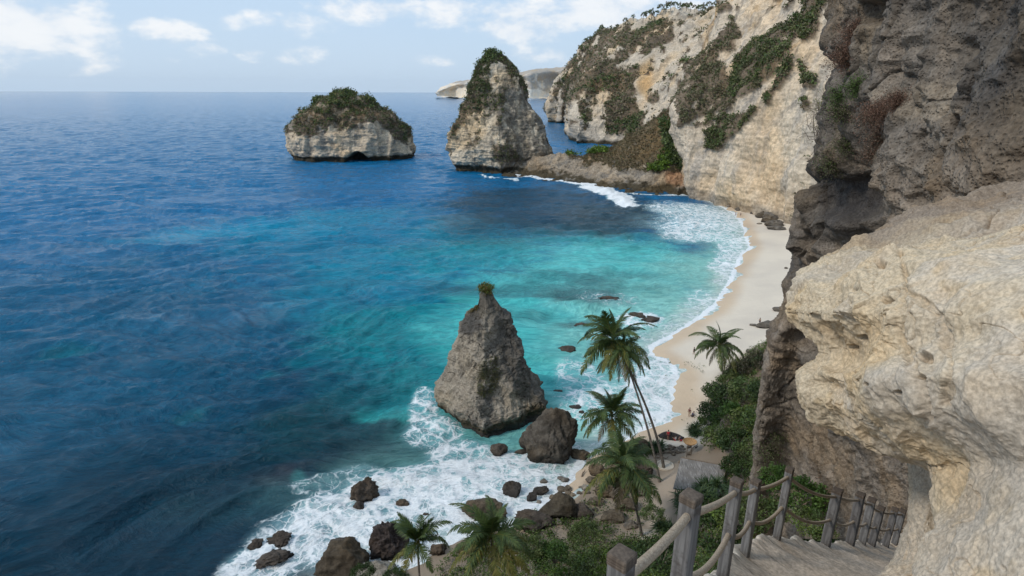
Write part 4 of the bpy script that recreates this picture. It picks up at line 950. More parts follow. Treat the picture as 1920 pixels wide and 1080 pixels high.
# ------------------------------------------------------------------ boulders
def ico(sub):
    import bmesh
    bm = bmesh.new(); bmesh.ops.create_icosphere(bm, subdivisions=sub, radius=1.0)
    V = np.array([v.co[:] for v in bm.verts]); Fc = np.array([[v.index for v in f.verts] for f in bm.faces]); bm.free(); return V, Fc
ICO5, ICO4, ICO3 = ico(6), ico(5), ico(4)
def rock_shape(seed, sub, facets=13, rough=.16, sq=(1, 1, 1)):
    V, Fc = sub; g = np.random.default_rng(seed); V = V.copy()
    for _ in range(facets):
        n = g.normal(size=3); n /= np.linalg.norm(n); d = .56+.28*g.random(); s = V@n
        V = V-np.maximum(s-d, 0)[:, None]*n*.92
    o = g.random()*50
    r = 1+rough*(1.2*fbm(V, 1.2, 3, off=o)+.8*(ridged(V, 2.2, 5, .55, off=o+9)-1))
    return V*r[:, None]*np.array(sq), Fc
def boulder(px, py, wpx, hpx, col, label, seed, sub=None, rough=.16, sea=None, sink=.25, deep=1.0, group=None, name='boulder', facets=9, wet=True):
    b0 = at_z(px, py, 0.0) if sea else on_ground(px, py); t = np.linalg.norm(b0-[0, 0, CAM_H])
    k = t/F/math.cos(math.atan(math.hypot(px-960, py-540)/F))
    W_ = wpx*k; el_ = math.atan2(CAM_H-b0[2], math.hypot(b0[0], b0[1])); Hh = hpx*k
    H_ = max(Hh*.95/ (math.cos(el_)+.55*math.sin(el_)), .35*W_*0.6) if hpx > wpx*.6 else max(Hh*.75, .2*W_)
    V, Fc = rock_shape(seed, sub or (ICO4 if wpx > 18 else ICO3), facets, rough, (W_/2*1.12, W_/2*deep, H_/2*1.35))
    V[:, 2] += H_*(.5-sink)
    C = np.zeros(V.shape)+np.asarray(col); n2 = fbm(V, 2.0/max(W_, 1)*2, 4)
    C = mixc(C, np.asarray(col)*.6, sstep(0, .5, n2)*.7)
    if len(V) > 5000: ck = cracks(V, 2.2/max(W_, 1), .05, seed*3.1, -.05); V = V*(1-.05*ck)[:, None]; C = mixc(C, np.asarray(col)*.35, ck*.7)
    if wet: C = mixc(C, DARK*.7, 1-sstep(.05*H_, .28*H_, V[:, 2]+.1*H_*n2))
    yw = math.atan2(-b0[0], b0[1])
    o = link(name, raw_mesh(name, V, Fc, C), M_boulder, None, label, 'rock', group, None, tuple(b0)); o.rotation_euler = (0, 0, yw)
    return o
BK = (.075, .068, .062); BR = (.14, .115, .085); GR = (.18, .16, .135); LG = (.30, .27, .225); DB = (.095, .078, .064)
g1 = 'dark boulders in the surf'; g2 = 'rocks on the beach'
BL = [
 (1028, 850, 96, 104, (.115, .10, .082), 'big dark grey rounded rock leaning beside the pointed rock', 11, ICO5, .12, 1, .12, .9),
 (936, 850, 30, 24, DB, 'dark wedge shaped rock in foam right in front of the pointed rock', 12, None, .12, 1, .2, .8),
 (979, 849, 24, 10, DB, 'flat dark rock awash left of the big rounded rock', 13, None, .12, 1, .3, .8), (996, 858, 13, 8, DB, 'tiny dark rock at the left foot of the big rounded rock', 14, None, .12, 1, .3, .8),
 (1084, 857, 40, 20, BR, 'brown rounded rock on wet sand just right of the big rounded rock', 15, None, .12, 0, .3, .8),
 (681, 932, 42, 44, DB, 'black rock with foam running over it, alone in the white surf', 16, None, .2, 1, .25, .9), (674, 953, 18, 16, DB, 'small black rock touching the lower edge of the foamy black rock', 17, None, .2, 1, .3, .9),
 (962, 926, 30, 32, BK, 'upright black rock, leftmost of the three by the small sandy cove', 18, None, .12, 1, .2, .8), (996, 937, 17, 18, BK, 'small black rock, middle of the three by the small sandy cove', 19, None, .12, 1, .2, .8),
 (1015, 925, 24, 17, BK, 'small black rock, rightmost of the three by the small sandy cove', 20, None, .12, 1, .2, .8),
 (1047, 968, 56, 48, (.085, .073, .055), 'large smooth dark boulder at the edge of the green slope', 21, None, .07, 0, .2, .8), (1089, 970, 36, 24, DB, 'dark boulder behind the large smooth one, to its right', 22, None, .12, 0, .25, .8),
 (908, 960, 68, 36, BR, 'low brown rock in white foam above the big palm crown', 23, None, .14, 1, .25, .8), (1000, 985, 60, 30, DB, 'long dark rock along the edge of the green slope', 24, None, .2, 0, .25, .8),
 (735, 1030, 54, 62, (.075, .06, .055), 'jagged brown rock in foam behind the small palm', 25, ICO5, .26, 1, .25, .9), (655, 1072, 74, 58, (.085, .068, .048), 'large dark boulder at the bottom edge, left of the palms', 26, None, .14, 1, .2, .8),
 (702, 1092, 84, 46, LG, 'pale grey boulder at the bottom edge with shrubs growing before it', 27, ICO5, .12, 1, .2, .8),
 (799, 968, 10, 10, DB, 'small round dark rock in the foam above the small palm', 29, None, .12, 1, .3, .8), (754, 945, 19, 10, DB, 'small flat dark rock in the foam below the foamy black rock', 30, None, .2, 1, .35, .8),
 (509, 1048, 42, 18, DB, 'dark jagged rock awash in foam at lower left', 31, None, .25, 1, .4, .8), (526, 1014, 34, 16, DB, 'dark jagged rock awash, above another at lower left', 32, None, .25, 1, .45, .8), (480, 1022, 20, 12, DB, 'small dark rock awash, leftmost rock of the lower left surf', 33, None, .25, 1, .45, .8),
 (640, 1018, 34, 14, DB, 'dark rock awash just above the large dark boulder', 133, None, .25, 1, .5, .8), (820, 1035, 30, 22, DB, 'dark rock between the two palms at the bottom', 134, None, .2, 1, .3, .8), (878, 1030, 40, 28, BR, 'brown rock behind the left fronds of the big palm', 135, None, .2, 1, .3, .8),
 (1120, 888, 26, 22, (.17, .14, .105), 'tan rounded boulder on the sand beside the palm crowns', 34, None, .1, 0, .2, .8), (1105, 905, 16, 14, GR, 'grey stone in front of the tan rounded boulder', 35, None, .1, 0, .2, .8),
 (1064, 658, 34, 14, BK, 'flat black rock alone in turquoise water left of the tall palm', 36, None, .12, 1, .3, .8), (1078, 764, 21, 7, BK, 'low black rock in foam left of the middle palm', 37, None, .12, 1, .3, .8), (1091, 775, 11, 9, BK, 'small black rock left of the middle palm crown', 38, None, .12, 1, .3, .8),
 (1045, 735, 20, 7, BK, 'low black rock touching the right flank of the pointed rock', 39, None, .12, 1, .3, .8), (1196, 592, 30, 9, DB, 'low dark reef rock in foam right above the tall palm, left part', 40, None, .2, 1, .45, .8), (1222, 600, 32, 7, DB, 'low dark reef rock in foam right above the tall palm, right part', 41, None, .2, 1, .45, .8),
 (1143, 560, 30, 6, DB, 'dark reef rock breaking the turquoise water in the middle of the bay', 42, None, .25, 1, .5, .8), (1090, 610, 26, 5, DB, 'dark reef rock just awash left of the tall palm top', 43, None, .25, 1, .5, .8),
 (1434, 613, 28, 14, GR, 'grey boulder on the sand where a person stands near the wall', 44, None, .1, 0, .2, .8), (1412, 611, 11, 5, GR, 'small flat stone left of the grey boulder near the wall', 45, None, .1, 0, .2, .8), (1458, 583, 16, 9, GR, 'grey rock at the foot of the grey wall', 46, None, .1, 0, .2, .8), (1405, 662, 12, 9, GR, 'small rock at the top of the bush slope', 47, None, .1, 0, .2, .8), (1446, 625, 14, 8, GR, 'grey rock half hidden behind the wall edge', 147, None, .1, 0, .2, .8),
 (1338, 377, 7, 3, BR, 'lone dark stone on the far end of the beach', 48, None, .1, 0, .3, .8), (1398, 386, 16, 6, BR, 'dark rock at the base of the pale cliff', 49, None, .1, 0, .3, .8), (1456, 430, 30, 5, GR, 'flat grey slab lowest of the fallen rocks on the far sand', 51, None, .14, 0, .3, .6),
 (1440, 416, 26, 18, GR, 'biggest fallen rock at the foot of the pale cliff', 52, None, .2, 0, .2, .8), (1428, 408, 16, 12, BR, 'pointed fallen rock left of the biggest one', 53, None, .2, 0, .2, .8), (1452, 424, 24, 14, GR, 'fallen rock right of the biggest one', 54, None, .2, 0, .2, .8), (1418, 402, 10, 4, GR, 'small flat fallen stone left of the fallen rocks', 55, None, .1, 0, .3, .8), (1424, 420, 9, 3, LG, 'small pale stone on the far sand', 56, None, .1, 0, .3, .8),
 (1473, 504, 6, 4, BR, 'single stone on the wide sand near the grey wall', 58, None, .1, 0, .3, .8), (1022, 339, 10, 3, BK, 'small black rock in the surf at the neck, nearest the tall stack', 59, None, .2, 1, .3, .8), (1078, 342, 12, 4, BK, 'small black rock in the surf at the middle of the neck', 60, None, .2, 1, .3, .8),
 (1256, 823, 38, 13, (.05, .05, .055), 'long dark flat rock where a person in red leans', 61, None, .06, 0, .2, .5),
 (1165, 872, 50, 40, (.05, .032, .026), 'dark reddish boulder behind the lower palm crown', 62, None, .14, 0, .2, .8), (1208, 890, 34, 26, DB, 'dark boulder at the foot of the two leaning palms', 63, None, .14, 0, .2, .8), (1160, 935, 30, 22, GR, 'grey boulder below the palm crowns', 64, None, .14, 0, .2, .8),
 (1195, 846, 40, 26, BR, 'brown boulder behind the trunks of the leaning palms', 65, None, .12, 0, .2, .8)]
for (px_, py_, wp, hp, c_, lab, sd_, sub, rg_, se, sk, dp) in BL:
    boulder(px_, py_, wp, hp, c_, lab, sd_, sub, rg_, bool(se), sk, dp, group=g1 if se else g2)
gg_ = np.random.default_rng(3)
for k in range(46):                                             # loose stones by the cove and at the cliff foot
    if k < 30: x_, y_ = 1062+gg_.normal()*22+k*.9, 905+k*2.0+gg_.normal()*14
    else: x_, y_ = np.interp(k, [30, 46], [1300, 1475])+gg_.normal()*2, np.interp(k, [30, 46], [366, 424])+gg_.normal()*1.2
    s_ = 6+gg_.random()*9 if k < 30 else 4+gg_.random()*5
    boulder(x_, y_, s_, s_*.7, GR if k % 3 else LG, 'small loose stone among the stones beside the sandy cove' if k < 30 else 'small rock in the line along the foot of the pale cliff', 200+k, ICO3, .15, False, .25, .9, group='loose stones by the cove' if k < 30 else 'small rocks along the cliff foot', name='stone')

# ------------------------------------------------------------------ vegetation
def frond_mesh(name, L, e0, droop, cols, seed, n=64, leafL=1.08, hang=.5, wdt=.105):
    g = np.random.default_rng(seed); t = np.linspace(0, 1, 15)
    ang = e0-droop*t**1.25; ds = L/14
    x = np.concatenate([[0], np.cumsum(np.cos(ang[:-1])*ds)]); z = np.concatenate([[0], np.cumsum(np.sin(ang[:-1])*ds)])
    V = []; Cc = []; Fc = []
    cols = np.asarray(cols, float)
    def add4(a, b_, c_, d, col):
        i = len(V); V.extend([a, b_, c_, d]); Cc.extend([col]*4); Fc.append((i, i+1, i+2, i+3))
    rc = np.array([.13, .12, .035])*(.7+.3*cols[0].sum()/.15)
    for i in range(14):
        w0 = .045*(1-t[i])+.008; w1 = .045*(1-t[i+1])+.008
        add4((x[i], -w0, z[i]), (x[i], w0, z[i]), (x[i+1], w1, z[i+1]), (x[i+1], -w1, z[i+1]), rc)
        add4((x[i], 0, z[i]-w0), (x[i], 0, z[i]+w0), (x[i+1], 0, z[i+1]+w1), (x[i+1], 0, z[i+1]-w1), rc)
    for i in range(n):
        s = .14+.86*(i+.5)/n; px_ = np.interp(s, t, x); pz = np.interp(s, t, z); a = np.interp(s, t, ang)
        ll = leafL*(math.sin(math.pi*min(.12+s*.86, 1)**.8)*.85+.18)*(.8+.35*g.random())
        for sd_ in (-1, 1):
            if g.random() < .04: continue
            out = R(62-28*s)+g.normal()*.09; up = .30-hang*1.0*g.random()
            d = np.array([math.cos(out)*math.cos(a), sd_*math.sin(out), math.cos(out)*math.sin(a)+up*.6]); d /= np.linalg.norm(d)
            d2 = d+np.array([0, 0, -hang*(1.1+.5*g.random())]); d2 /= np.linalg.norm(d2)
            p0 = np.array([px_, 0, pz]); p1 = p0+d*ll*.5; p2 = p1+d2*ll*.5
            wv_ = np.array([math.cos(a), 0, math.sin(a)])*wdt*.5
            col = cols[g.integers(len(cols))]*(.75+.5*g.random())
            add4(p0-wv_*.7, p0+wv_*.7, p1+wv_, p1-wv_, col); add4(p1-wv_, p1+wv_, p2+wv_*.15, p2-wv_*.15, col)
    return raw_mesh(name, np.array(V), Fc, np.array(Cc), smooth=False)
PG = [(.042, .07, .022), (.055, .088, .026), (.075, .105, .03)]; PY = [(.15, .15, .035), (.19, .17, .05), (.11, .12, .03)]; PD = [(.16, .12, .075), (.12, .09, .055), (.19, .15, .10)]
FR = [frond_mesh('frond', 3.7, R(78), R(45), PG, 1, leafL=.8, hang=.15), frond_mesh('frond', 4.5, R(55), R(85), PG, 2, hang=.35), frond_mesh('frond', 4.9, R(35), R(105), PG, 3, hang=.6),
      frond_mesh('frond', 4.8, R(12), R(88), PG+PY[:1], 4, hang=.85), frond_mesh('frond', 4.6, R(-15), R(60), PY, 5, hang=.8), frond_mesh('frond', 3.9, R(-50), R(35), PD, 6, hang=.6, n=36)]
m, nt_, bs = nmat('palm_bark'); B = NB(nt_); tcn = B.n('ShaderNodeTexCoord').outputs['Object']; mp = B.n('ShaderNodeMapping'); mp.inputs['Scale'].default_value = (2, 2, 9); B.l(tcn, mp.inputs[0])
n1 = B.noise(mp.outputs[0], 1.0, 4, .6); B.l(B.mix(B.ramp(n1, .35, .65), (.085, .07, .055, 1), (.20, .175, .145, 1)), bs.inputs['Base Color']); bs.inputs['Roughness'].default_value = .9; B.l(B.bump(n1, .7, .05), bs.inputs['Normal'])
M_bark = m
def tube(P, r, nc=10):
    T = np.gradient(P, axis=0); T /= np.linalg.norm(T, axis=1)[:, None]; U = np.cross(T, [0.02, 1.0, 0.05]); U /= np.linalg.norm(U, axis=1)[:, None]; Vv = np.cross(U, T)
    th = np.linspace(0, 2*math.pi, nc, endpoint=False)
    return P[:, None]+np.asarray(r)[:, None, None]*(np.cos(th)[None, :, None]*U[:, None]+np.sin(th)[None, :, None]*Vv[:, None])
def palm(base, crown, rpx, label, seed, nfr=24, trunk_r=.17, bend=.12, dead=2, upright=3, fr_scale=None):
    base = np.asarray(base, float); crown = np.asarray(crown, float); g = random.Random(seed)
    e = empty('palm_tree', tuple(base), label, 'palm tree', 'coconut palms below the cliff')
    h = crown-base; t = np.linspace(0, 1, 40)[:, None]
    side = np.array([h[0], h[1], 0.0]); C0 = h*t; C0[:, 2] += 0; C0[:, :2] -= side[:2]*bend*4*(t*(1-t))
    r = trunk_r*(1.0-.42*t[:, 0])+.10*np.exp(-t[:, 0]*18)+.008*np.sin(t[:, 0]*180)
    Pm = tube(C0-np.array([0, 0, .6])*(1-t)**8, r)
    tk = link('trunk', raw_mesh('trunk', Pm, grid_faces(40, 10, True)), M_bark, e)
    dist = np.linalg.norm(crown-[0, 0, CAM_H]); sc = fr_scale or (rpx*dist/F)/4.1
    cv_ = np.random.default_rng(seed)
    cn_ = [tube(np.array([[0, 0, -.15], [0, 0, .0], [0, 0, .15]])*1.0+h+np.array([math.cos(q), math.sin(q), -.9])*.28, [.06, .14, .06], 8) for q in (0, 1.3, 2.4, 3.6, 5.0)]
    link('coconuts', raw_mesh('coconuts', np.concatenate([c.reshape(-1, 3) for c in cn_]), np.concatenate([grid_faces(3, 8, True)+24*i for i in range(5)]), np.tile([.12, .11, .04], (120, 1))), M_leaf, tk)
    for i in range(nfr):
        az_ = i*2.39996+g.uniform(-.2, .2)
        k = 0 if i < upright else (1 if i < upright+nfr*.22 else 2 if i < upright+nfr*.48 else 3 if i < nfr*.82 else 4)
        if i >= nfr-dead: k = 5
        o = link('frond', FR[k if not (k in (2, 3) and g.random() < .35) else 4], M_leaf, e, 'dry brown hanging frond' if k == 5 else None); o.location = tuple(h); s_ = sc*g.uniform(.85, 1.12)
        o.rotation_euler = (g.uniform(-.4, .4), g.uniform(-.22, .22), az_+g.uniform(-.25, .25)); o.scale = (s_*g.uniform(.85, 1.1), s_*g.uniform(.8, 1.1), s_*g.uniform(.85, 1.2))
    return e
def crown_at(px_, py_, Y): return at_y(px_, py_, Y)
b1 = on_ground(1246, 880); palm(b1, crown_at(1150, 638, b1[1]-.5), 74, 'tallest coconut palm with a long leaning trunk, in front of the foam', 1, 32, .23, .10, dead=3)
b2 = on_ground(1238, 905); palm(b2, crown_at(1168, 662, b2[1]+1.5), 56, 'thinner leaning palm whose small crown hangs under the tallest palm crown', 2, 18, .2, .06, dead=4, upright=1)
b3 = on_ground(1168, 875); palm(b3, crown_at(1146, 778, b3[1]-1), 66, 'short palm with a dark crown midway down the leaning trunks', 3, 26, .2, .05, upright=5)
b4 = on_ground(1205, 1008); palm(b4, crown_at(1168, 872, b4[1]-2), 82, 'drooping palm with one dry hanging frond over the sandy path', 4, 30, .2, .05, dead=2, upright=2)
b5 = on_ground(1356, 712); palm(b5, crown_at(1349, 648, b5[1]-1), 47, 'lone palm on the beach edge beside the green bushes', 5, 27, .2, .05)
b6 = np.array([-8.6, 47.5, max(gz(-8.6, 47.5), 2)]); palm(b6, crown_at(783, 1018, 50.5), 64, 'small palm with upright fronds before the foam at the bottom edge', 6, 17, .17, .03, dead=0, upright=6)
b7 = np.array([-1.6, 46, gz(-1.6, 46)]); palm(b7, crown_at(922, 1008, 49), 82, 'wide spreading palm at the bottom edge beside the green slope', 7, 28, .2, .03, dead=0, upright=4)
b8 = on_ground(1196, 985); palm(b8, crown_at(1190, 905, b8[1]-1), 48, 'low small palm crown half hidden under the drooping palm', 8, 10, .13, .05, dead=2, upright=0)

def bush_data(rad, n, leaf, cols, seed, clumps=26, shell=.65, flat=.8, aspect=.5):
    g = np.random.default_rng(seed); c = g.normal(size=(clumps, 3)); c /= np.linalg.norm(c, axis=1)[:, None]; c[:, 2] = np.abs(c[:, 2])*1.05-.15
    c *= (shell+g.random((clumps, 1))*(1.02-shell)); cr = .20+.20*g.random(clumps)
    i = g.integers(0, clumps, n); o = g.normal(size=(n, 3)); o /= np.linalg.norm(o, axis=1)[:, None]; o *= g.random((n, 1))**.33
    P = (c[i]+o*cr[i][:, None])*np.array([1, 1, flat])*rad
    cols = np.asarray(cols, float); cc = g.integers(0, len(cols), clumps)
    lc = cols[cc[i]]*(.6+.8*g.random((n, 1)))
    return quads(P, leaf*(.7+.6*g.random(n)), lc, g, aspect)
BUSH = [leaf_mesh('foliage', [bush_data(1.0, 2600, .062, cs, 40+i, 34)]) for i, cs in enumerate([G_GREEN, G_GREEN+[(.10, .15, .03), (.13, .17, .04)], [(.028, .05, .016), (.035, .06, .018), (.045, .075, .02)], [(.05, .095, .02), (.07, .12, .025), (.04, .08, .018)], [(.05, .06, .03), (.065, .06, .035), (.045, .06, .025)]])]
g = np.random.default_rng(9); tw = []
for k in range(9):
    a_ = k*.7; P_ = np.array([[0, 0, -.6], [math.cos(a_)*.12, math.sin(a_)*.12, -.2], [math.cos(a_)*.45, math.sin(a_)*.45, .35]]); tw.append(tube(catmull(P_, 8), np.linspace(.035, .010, 8), 5))
STEM = raw_mesh('stems', np.concatenate([q.reshape(-1, 3) for q in tw]), np.concatenate([grid_faces(8, 5, True)+40*i for i in range(9)]))
def bush(pos, r, label, kind, flat=1.0, name='shrub', group='shrubs below the grey wall', cat='shrub', lift=.35):
    e = empty(name, tuple(np.asarray(pos)+np.array([0, 0, r*lift])), label, cat, group, random.uniform(0, 6)); e.scale = (r, r*random.uniform(.85, 1.1), r*flat)
    link('foliage', BUSH[kind], M_leaf, e); link('stems', STEM, M_bark, e); return e
BS = [(1396, 692, 24, 'grey green bush highest on the slope, against the grey wall', 4), (1425, 680, 22, 'dull bush touching the wall at the slope top', 4), (1362, 742, 30, 'round dark bush at the left edge of the slope beside the sand', 2), (1402, 735, 32, 'mid green bush in the upper middle of the slope', 0),
      (1432, 735, 26, 'dark bush hugging the edge of the grey wall', 2), (1338, 772, 24, 'dark bush bulging out over the beach', 2), (1372, 785, 32, 'bright green bush in the middle of the slope', 3), (1408, 790, 32, 'green bush in the middle of the slope beside the wall', 1),
      (1345, 822, 28, 'dark green bush above the thatched roof, left one', 1), (1383, 832, 32, 'dark green bush above the thatched roof, middle one', 2), (1414, 845, 26, 'dark green bush above the thatched roof, by the wall', 0), (1378, 872, 24, 'dark bush touching the thatched roof at its upper right corner', 2), (1340, 735, 20, 'small dark bush at the foot of the lone palm', 2), (1375, 712, 22, 'green bush right of the lone palm', 0), (1398, 885, 22, 'dark bush between roof and wall', 2), (1330, 795, 18, 'small bush at the beach edge near the raised basket', 1)]
for (x_, y_, r_, lab, kd) in BS:
    p_ = on_ground(x_, y_+r_*.5); d_ = np.linalg.norm(p_-[0, 0, CAM_H]); bush(p_, r_*d_/F*1.12, lab, kd)
# pandanus-like spiky bushes
def spiky_mesh(seed, n=330, cols=None):
    g = np.random.default_rng(seed); V = []; Cc = []; Fc = []; cols = np.asarray(cols or [(.03, .055, .02), (.04, .07, .025), (.055, .085, .03)])
    for h_ in range(7):
        c = g.normal(size=3)*.38*np.array([1, 1, .5]); c[2] = abs(c[2])
        for k in range(n//5):
            a = g.random()*6.28; el_ = g.uniform(.1, 1.4); d = np.array([math.cos(a)*math.cos(el_), math.sin(a)*math.cos(el_), math.sin(el_)]); s = np.cross(d, [0, 0, 1]); s /= np.linalg.norm(s)+1e-6; L = .65*(.7+.5*g.random())
            p1 = c+d*L*.55; d2 = d+np.array([0, 0, -.7]); p2 = p1+d2/np.linalg.norm(d2)*L*.5; w_ = .034; col = cols[g.integers(len(cols))]*(.7+.6*g.random()); i = len(V)
            V += [c-s*w_*.6, c+s*w_*.6, p1+s*w_, p1-s*w_, p2+s*w_*.15, p2-s*w_*.15]; Cc += [col]*6; Fc += [(i, i+1, i+2, i+3), (i+3, i+2, i+4, i+5)]
    return raw_mesh('leaves', np.array(V), Fc, np.array(Cc), smooth=False)
SP = [spiky_mesh(1), spiky_mesh(2)]
for (x_, y_, r_, lab, kd) in [(1302, 806, 20, 'dark spiky pandanus bush left of the bush slope, behind the raised basket', 0), (1224, 838, 24, 'dark spiky bush right of the leaning palm trunks', 1), (1326, 925, 30, 'spiky dark bush covering the lower left of the thatched roof', 0), (1290, 955, 28, 'spiky dark bush below the thatched roof, by the path', 1),
                            (1380, 930, 26, 'spiky dark bush below the thatched roof, on its right', 0), (1255, 990, 30, 'spiky green bush beside the lower end of the path', 1), (1150, 905, 22, 'spiky bush under the palm crowns beside the cove', 1), (1245, 1045, 34, 'spiky green bush low on the slope, left of the second post', 0)]:
    p_ = on_ground(x_, y_+r_*.4)
    if 'roof' in lab: p_ = at_z(x_, y_+6, on_ground(x_, y_+30)[2]+1.9)
    d_ = np.linalg.norm(p_-[0, 0, CAM_H]); r = r_*d_/F*(1.25 if 'roof' in lab else 1)
    e = empty('pandanus_bush', tuple(p_), lab, 'bush', 'spiky bushes near the hut'); e.scale = (r, r, r); e.rotation_euler = (0, 0, random.uniform(0, 6)); link('leaves', SP[kd], M_leaf, e); link('stems', STEM, M_bark, e)

# undergrowth on the steep slopes
Qx, Qy = np.meshgrid(np.arange(-30, 75, .5), np.arange(22, 135, .5)); Qq = np.stack([Qx, Qy], -1).reshape(-1, 2); zq, bq, hq, dq = land_z(Qq)
Pq = np.concatenate([Qq, zq[:, None]], 1); gx, gy = proj(Pq)
path = seg_dist(Qq, np.array([on_ground(x_, y_)[:2] for x_, y_ in [(1240, 870), (1262, 900), (1232, 950), (1222, 1000), (1205, 1015), (1150, 1000)]]))
dens = sstep(.3, 2.4, zq-bq+1.5*fbm(Pq, .15, 3))*(gx > 600)*(gx < 1560)*(gy > 560)*(gy < 1120)*sstep(1.2, 2.6, path)
dens = np.maximum(dens, poly_mask(gx, gy, [(930, 1000), (1045, 968), (1110, 945), (1135, 985), (1230, 1030), (1300, 1100), (800, 1110), (840, 1050)], 10)*.9); dens = np.maximum(dens, .25*poly_mask(gx, gy, [(1110, 900), (1210, 890), (1215, 960), (1190, 1010), (1120, 960)], 8))
hutp = on_ground(1312, 890); dens *= np.where(np.linalg.norm(Qq-hutp[:2], axis=1) < 4.5, 0, 1)*np.where((gx > 1230) & (gx < 1330) & (gy > 800) & (gy < 880), .04, 1)
tq = np.linalg.norm(Pq-[0, 0, CAM_H], axis=1); dens = dens*(60/tq)**2*sstep(-.45, .1, fbm(Pq, .22, 3, off=77)+.25)
Nq = np.zeros(Pq.shape)+np.array([0, 0, 1.0])
kb = sstep(-.1, .3, fbm(Pq, .18, 3, off=55))
parts = [leaves_at(Pq, Nq, 7000, .14, .75, G_GREEN+[(.045, .08, .02), (.06, .10, .02)], 21, 9, wts=dens*(1-kb)+1e-12), leaves_at(Pq, Nq, 3800, .13, .6, [(.07, .12, .015), (.09, .14, .02), (.05, .09, .015)], 22, 9, wts=dens*kb+1e-12), leaves_at(Pq, Nq, 1500, .12, .5, [(.14, .10, .06), (.10, .08, .05)], 23, 7, wts=dens+1e-12)]
link('undergrowth', leaf_mesh('undergrowth', parts), M_leaf, None, 'dense green undergrowth covering the steep slope below the railing', 'undergrowth', kind='stuff')
# bushes on the slope close under the railing
for (x_, y_, Y_, r_, lab, kd) in [(1500, 935, 22, 1.1, 'bright green bush under the long sagging ropes', 3), (1462, 905, 24, 1.0, 'green bush behind the fifth post', 3), (1420, 960, 26, 1.3, 'green bush between the fourth and fifth posts', 0), (1520, 985, 20, .8, 'green bush at the stair edge under the long ropes', 1),
                              (1335, 1010, 30, 1.8, 'dark green bush between the second and third posts', 2), (1385, 985, 30, 1.5, 'green bush behind the third post', 1), (1240, 1050, 34, 1.8, 'dark green bush between the nearest posts', 2), (1225, 965, 40, .9, 'small green bush left of the second post', 0), (1330, 955, 36, 1.2, 'dark bush right of the second post top', 2),
                              (1095, 1000, 62, 2.0, 'green bush on the slope right of the large smooth boulder', 0), (1040, 1045, 58, 2.2, 'bright green bush at the bottom edge of the slope', 3), (1110, 1060, 55, 2.2, 'green bush at the bottom edge left of the nearest post', 1), (990, 1030, 58, 1.8, 'green bush right of the wide spreading palm', 0), (680, 1078, 47, 1.3, 'dark green shrub before the pale grey boulder at the bottom edge', 2), (740, 1085, 46, 1.2, 'dark green shrub at the foot of the small palm', 2)]:
    p_ = at_y(x_, y_, Y_); o = bush(p_, r_, lab, kd, .9, lift=0)
    for c_ in o.children: pass

# dry brush and twigs on the grey wall
def brush_mesh(seed, n, cols, curl=.5, w=.012, L=(.5, 1.0), name='twigs', spread=1.0, leaf=0, lcols=None, jit=.06):
    g = np.random.default_rng(seed); V = []; Cc = []; Fc = []; cols = np.asarray(cols, float); tips = []
    for k in range(n):
        c = g.normal(size=3)*.12*np.array([1, 1, 1]); d = g.normal(size=3)*spread+np.array([-.15, -.15, .25]); d /= np.linalg.norm(d); Lk = g.uniform(*L); p = c; col = cols[g.integers(len(cols))]*(.7+.6*g.random()); s = np.cross(d, g.normal(size=3)); s /= np.linalg.norm(s)+1e-6
        i = len(V); V += [p-s*w, p+s*w]; Cc += [col]*2
        for q in range(5):
            d = d+g.normal(size=3)*.28+np.array([0, 0, -curl*.12*q]); d /= np.linalg.norm(d); p = p+d*Lk/5; ww = w*(1-.17*q); V += [p-s*ww, p+s*ww]; Cc += [col]*2
            Fc.append((i+2*q, i+2*q+1, i+2*q+3, i+2*q+2)); tips.append(p)
    V = np.array(V); Cc = np.array(Cc); Fc = np.array(Fc)
    if leaf:
        T = np.array(tips); T = T[g.integers(0, len(T), leaf)]+g.normal(size=(leaf, 3))*jit; lc = np.asarray(lcols)[g.integers(0, len(lcols), leaf)]*(.7+.6*g.random((leaf, 1)))
        v2, c2 = quads(T, .035*(.6+.8*g.random(leaf)), lc, g, .5); m_ = len(V); V = np.concatenate([V, v2]); Cc = np.concatenate([Cc, c2]); Fc = np.concatenate([Fc, m_+np.arange(len(v2)).reshape(-1, 4)])
    return raw_mesh(name, V, Fc, Cc, smooth=False)
RB = [(.12, .06, .04), (.09, .05, .035), (.07, .045, .03)]; BB = [(.09, .07, .05), (.06, .05, .038)]
RL = [(.16, .09, .06), (.12, .07, .05), (.10, .075, .055), (.20, .12, .085)]; BL_ = [(.12, .10, .07), (.09, .075, .055), (.15, .12, .09)]
BM = [brush_mesh(1, 260, RB, .5, .007, L=(.4, 1.0), leaf=3400, lcols=RL, jit=.10), brush_mesh(2, 260, RB+BB, .4, .007, L=(.4, 1.0), leaf=3000, lcols=RL+BL_, jit=.10), brush_mesh(3, 200, BB, .4, .007, leaf=2600, lcols=BL_+[(.07, .095, .03), (.09, .12, .035), (.06, .08, .03)], jit=.10), brush_mesh(4, 150, [(.05, .04, .03)], .2, .009, leaf=2600, lcols=[(.06, .105, .025), (.085, .14, .035), (.05, .085, .022)], jit=.10),
      brush_mesh(5, 46, [(.16, .13, .10), (.11, .09, .07)], .1, .009, L=(.7, 1.3), spread=.8), brush_mesh(6, 90, [(.07, .055, .04)], .2, .009, leaf=420, lcols=[(.16, .18, .02), (.12, .15, .02)])]
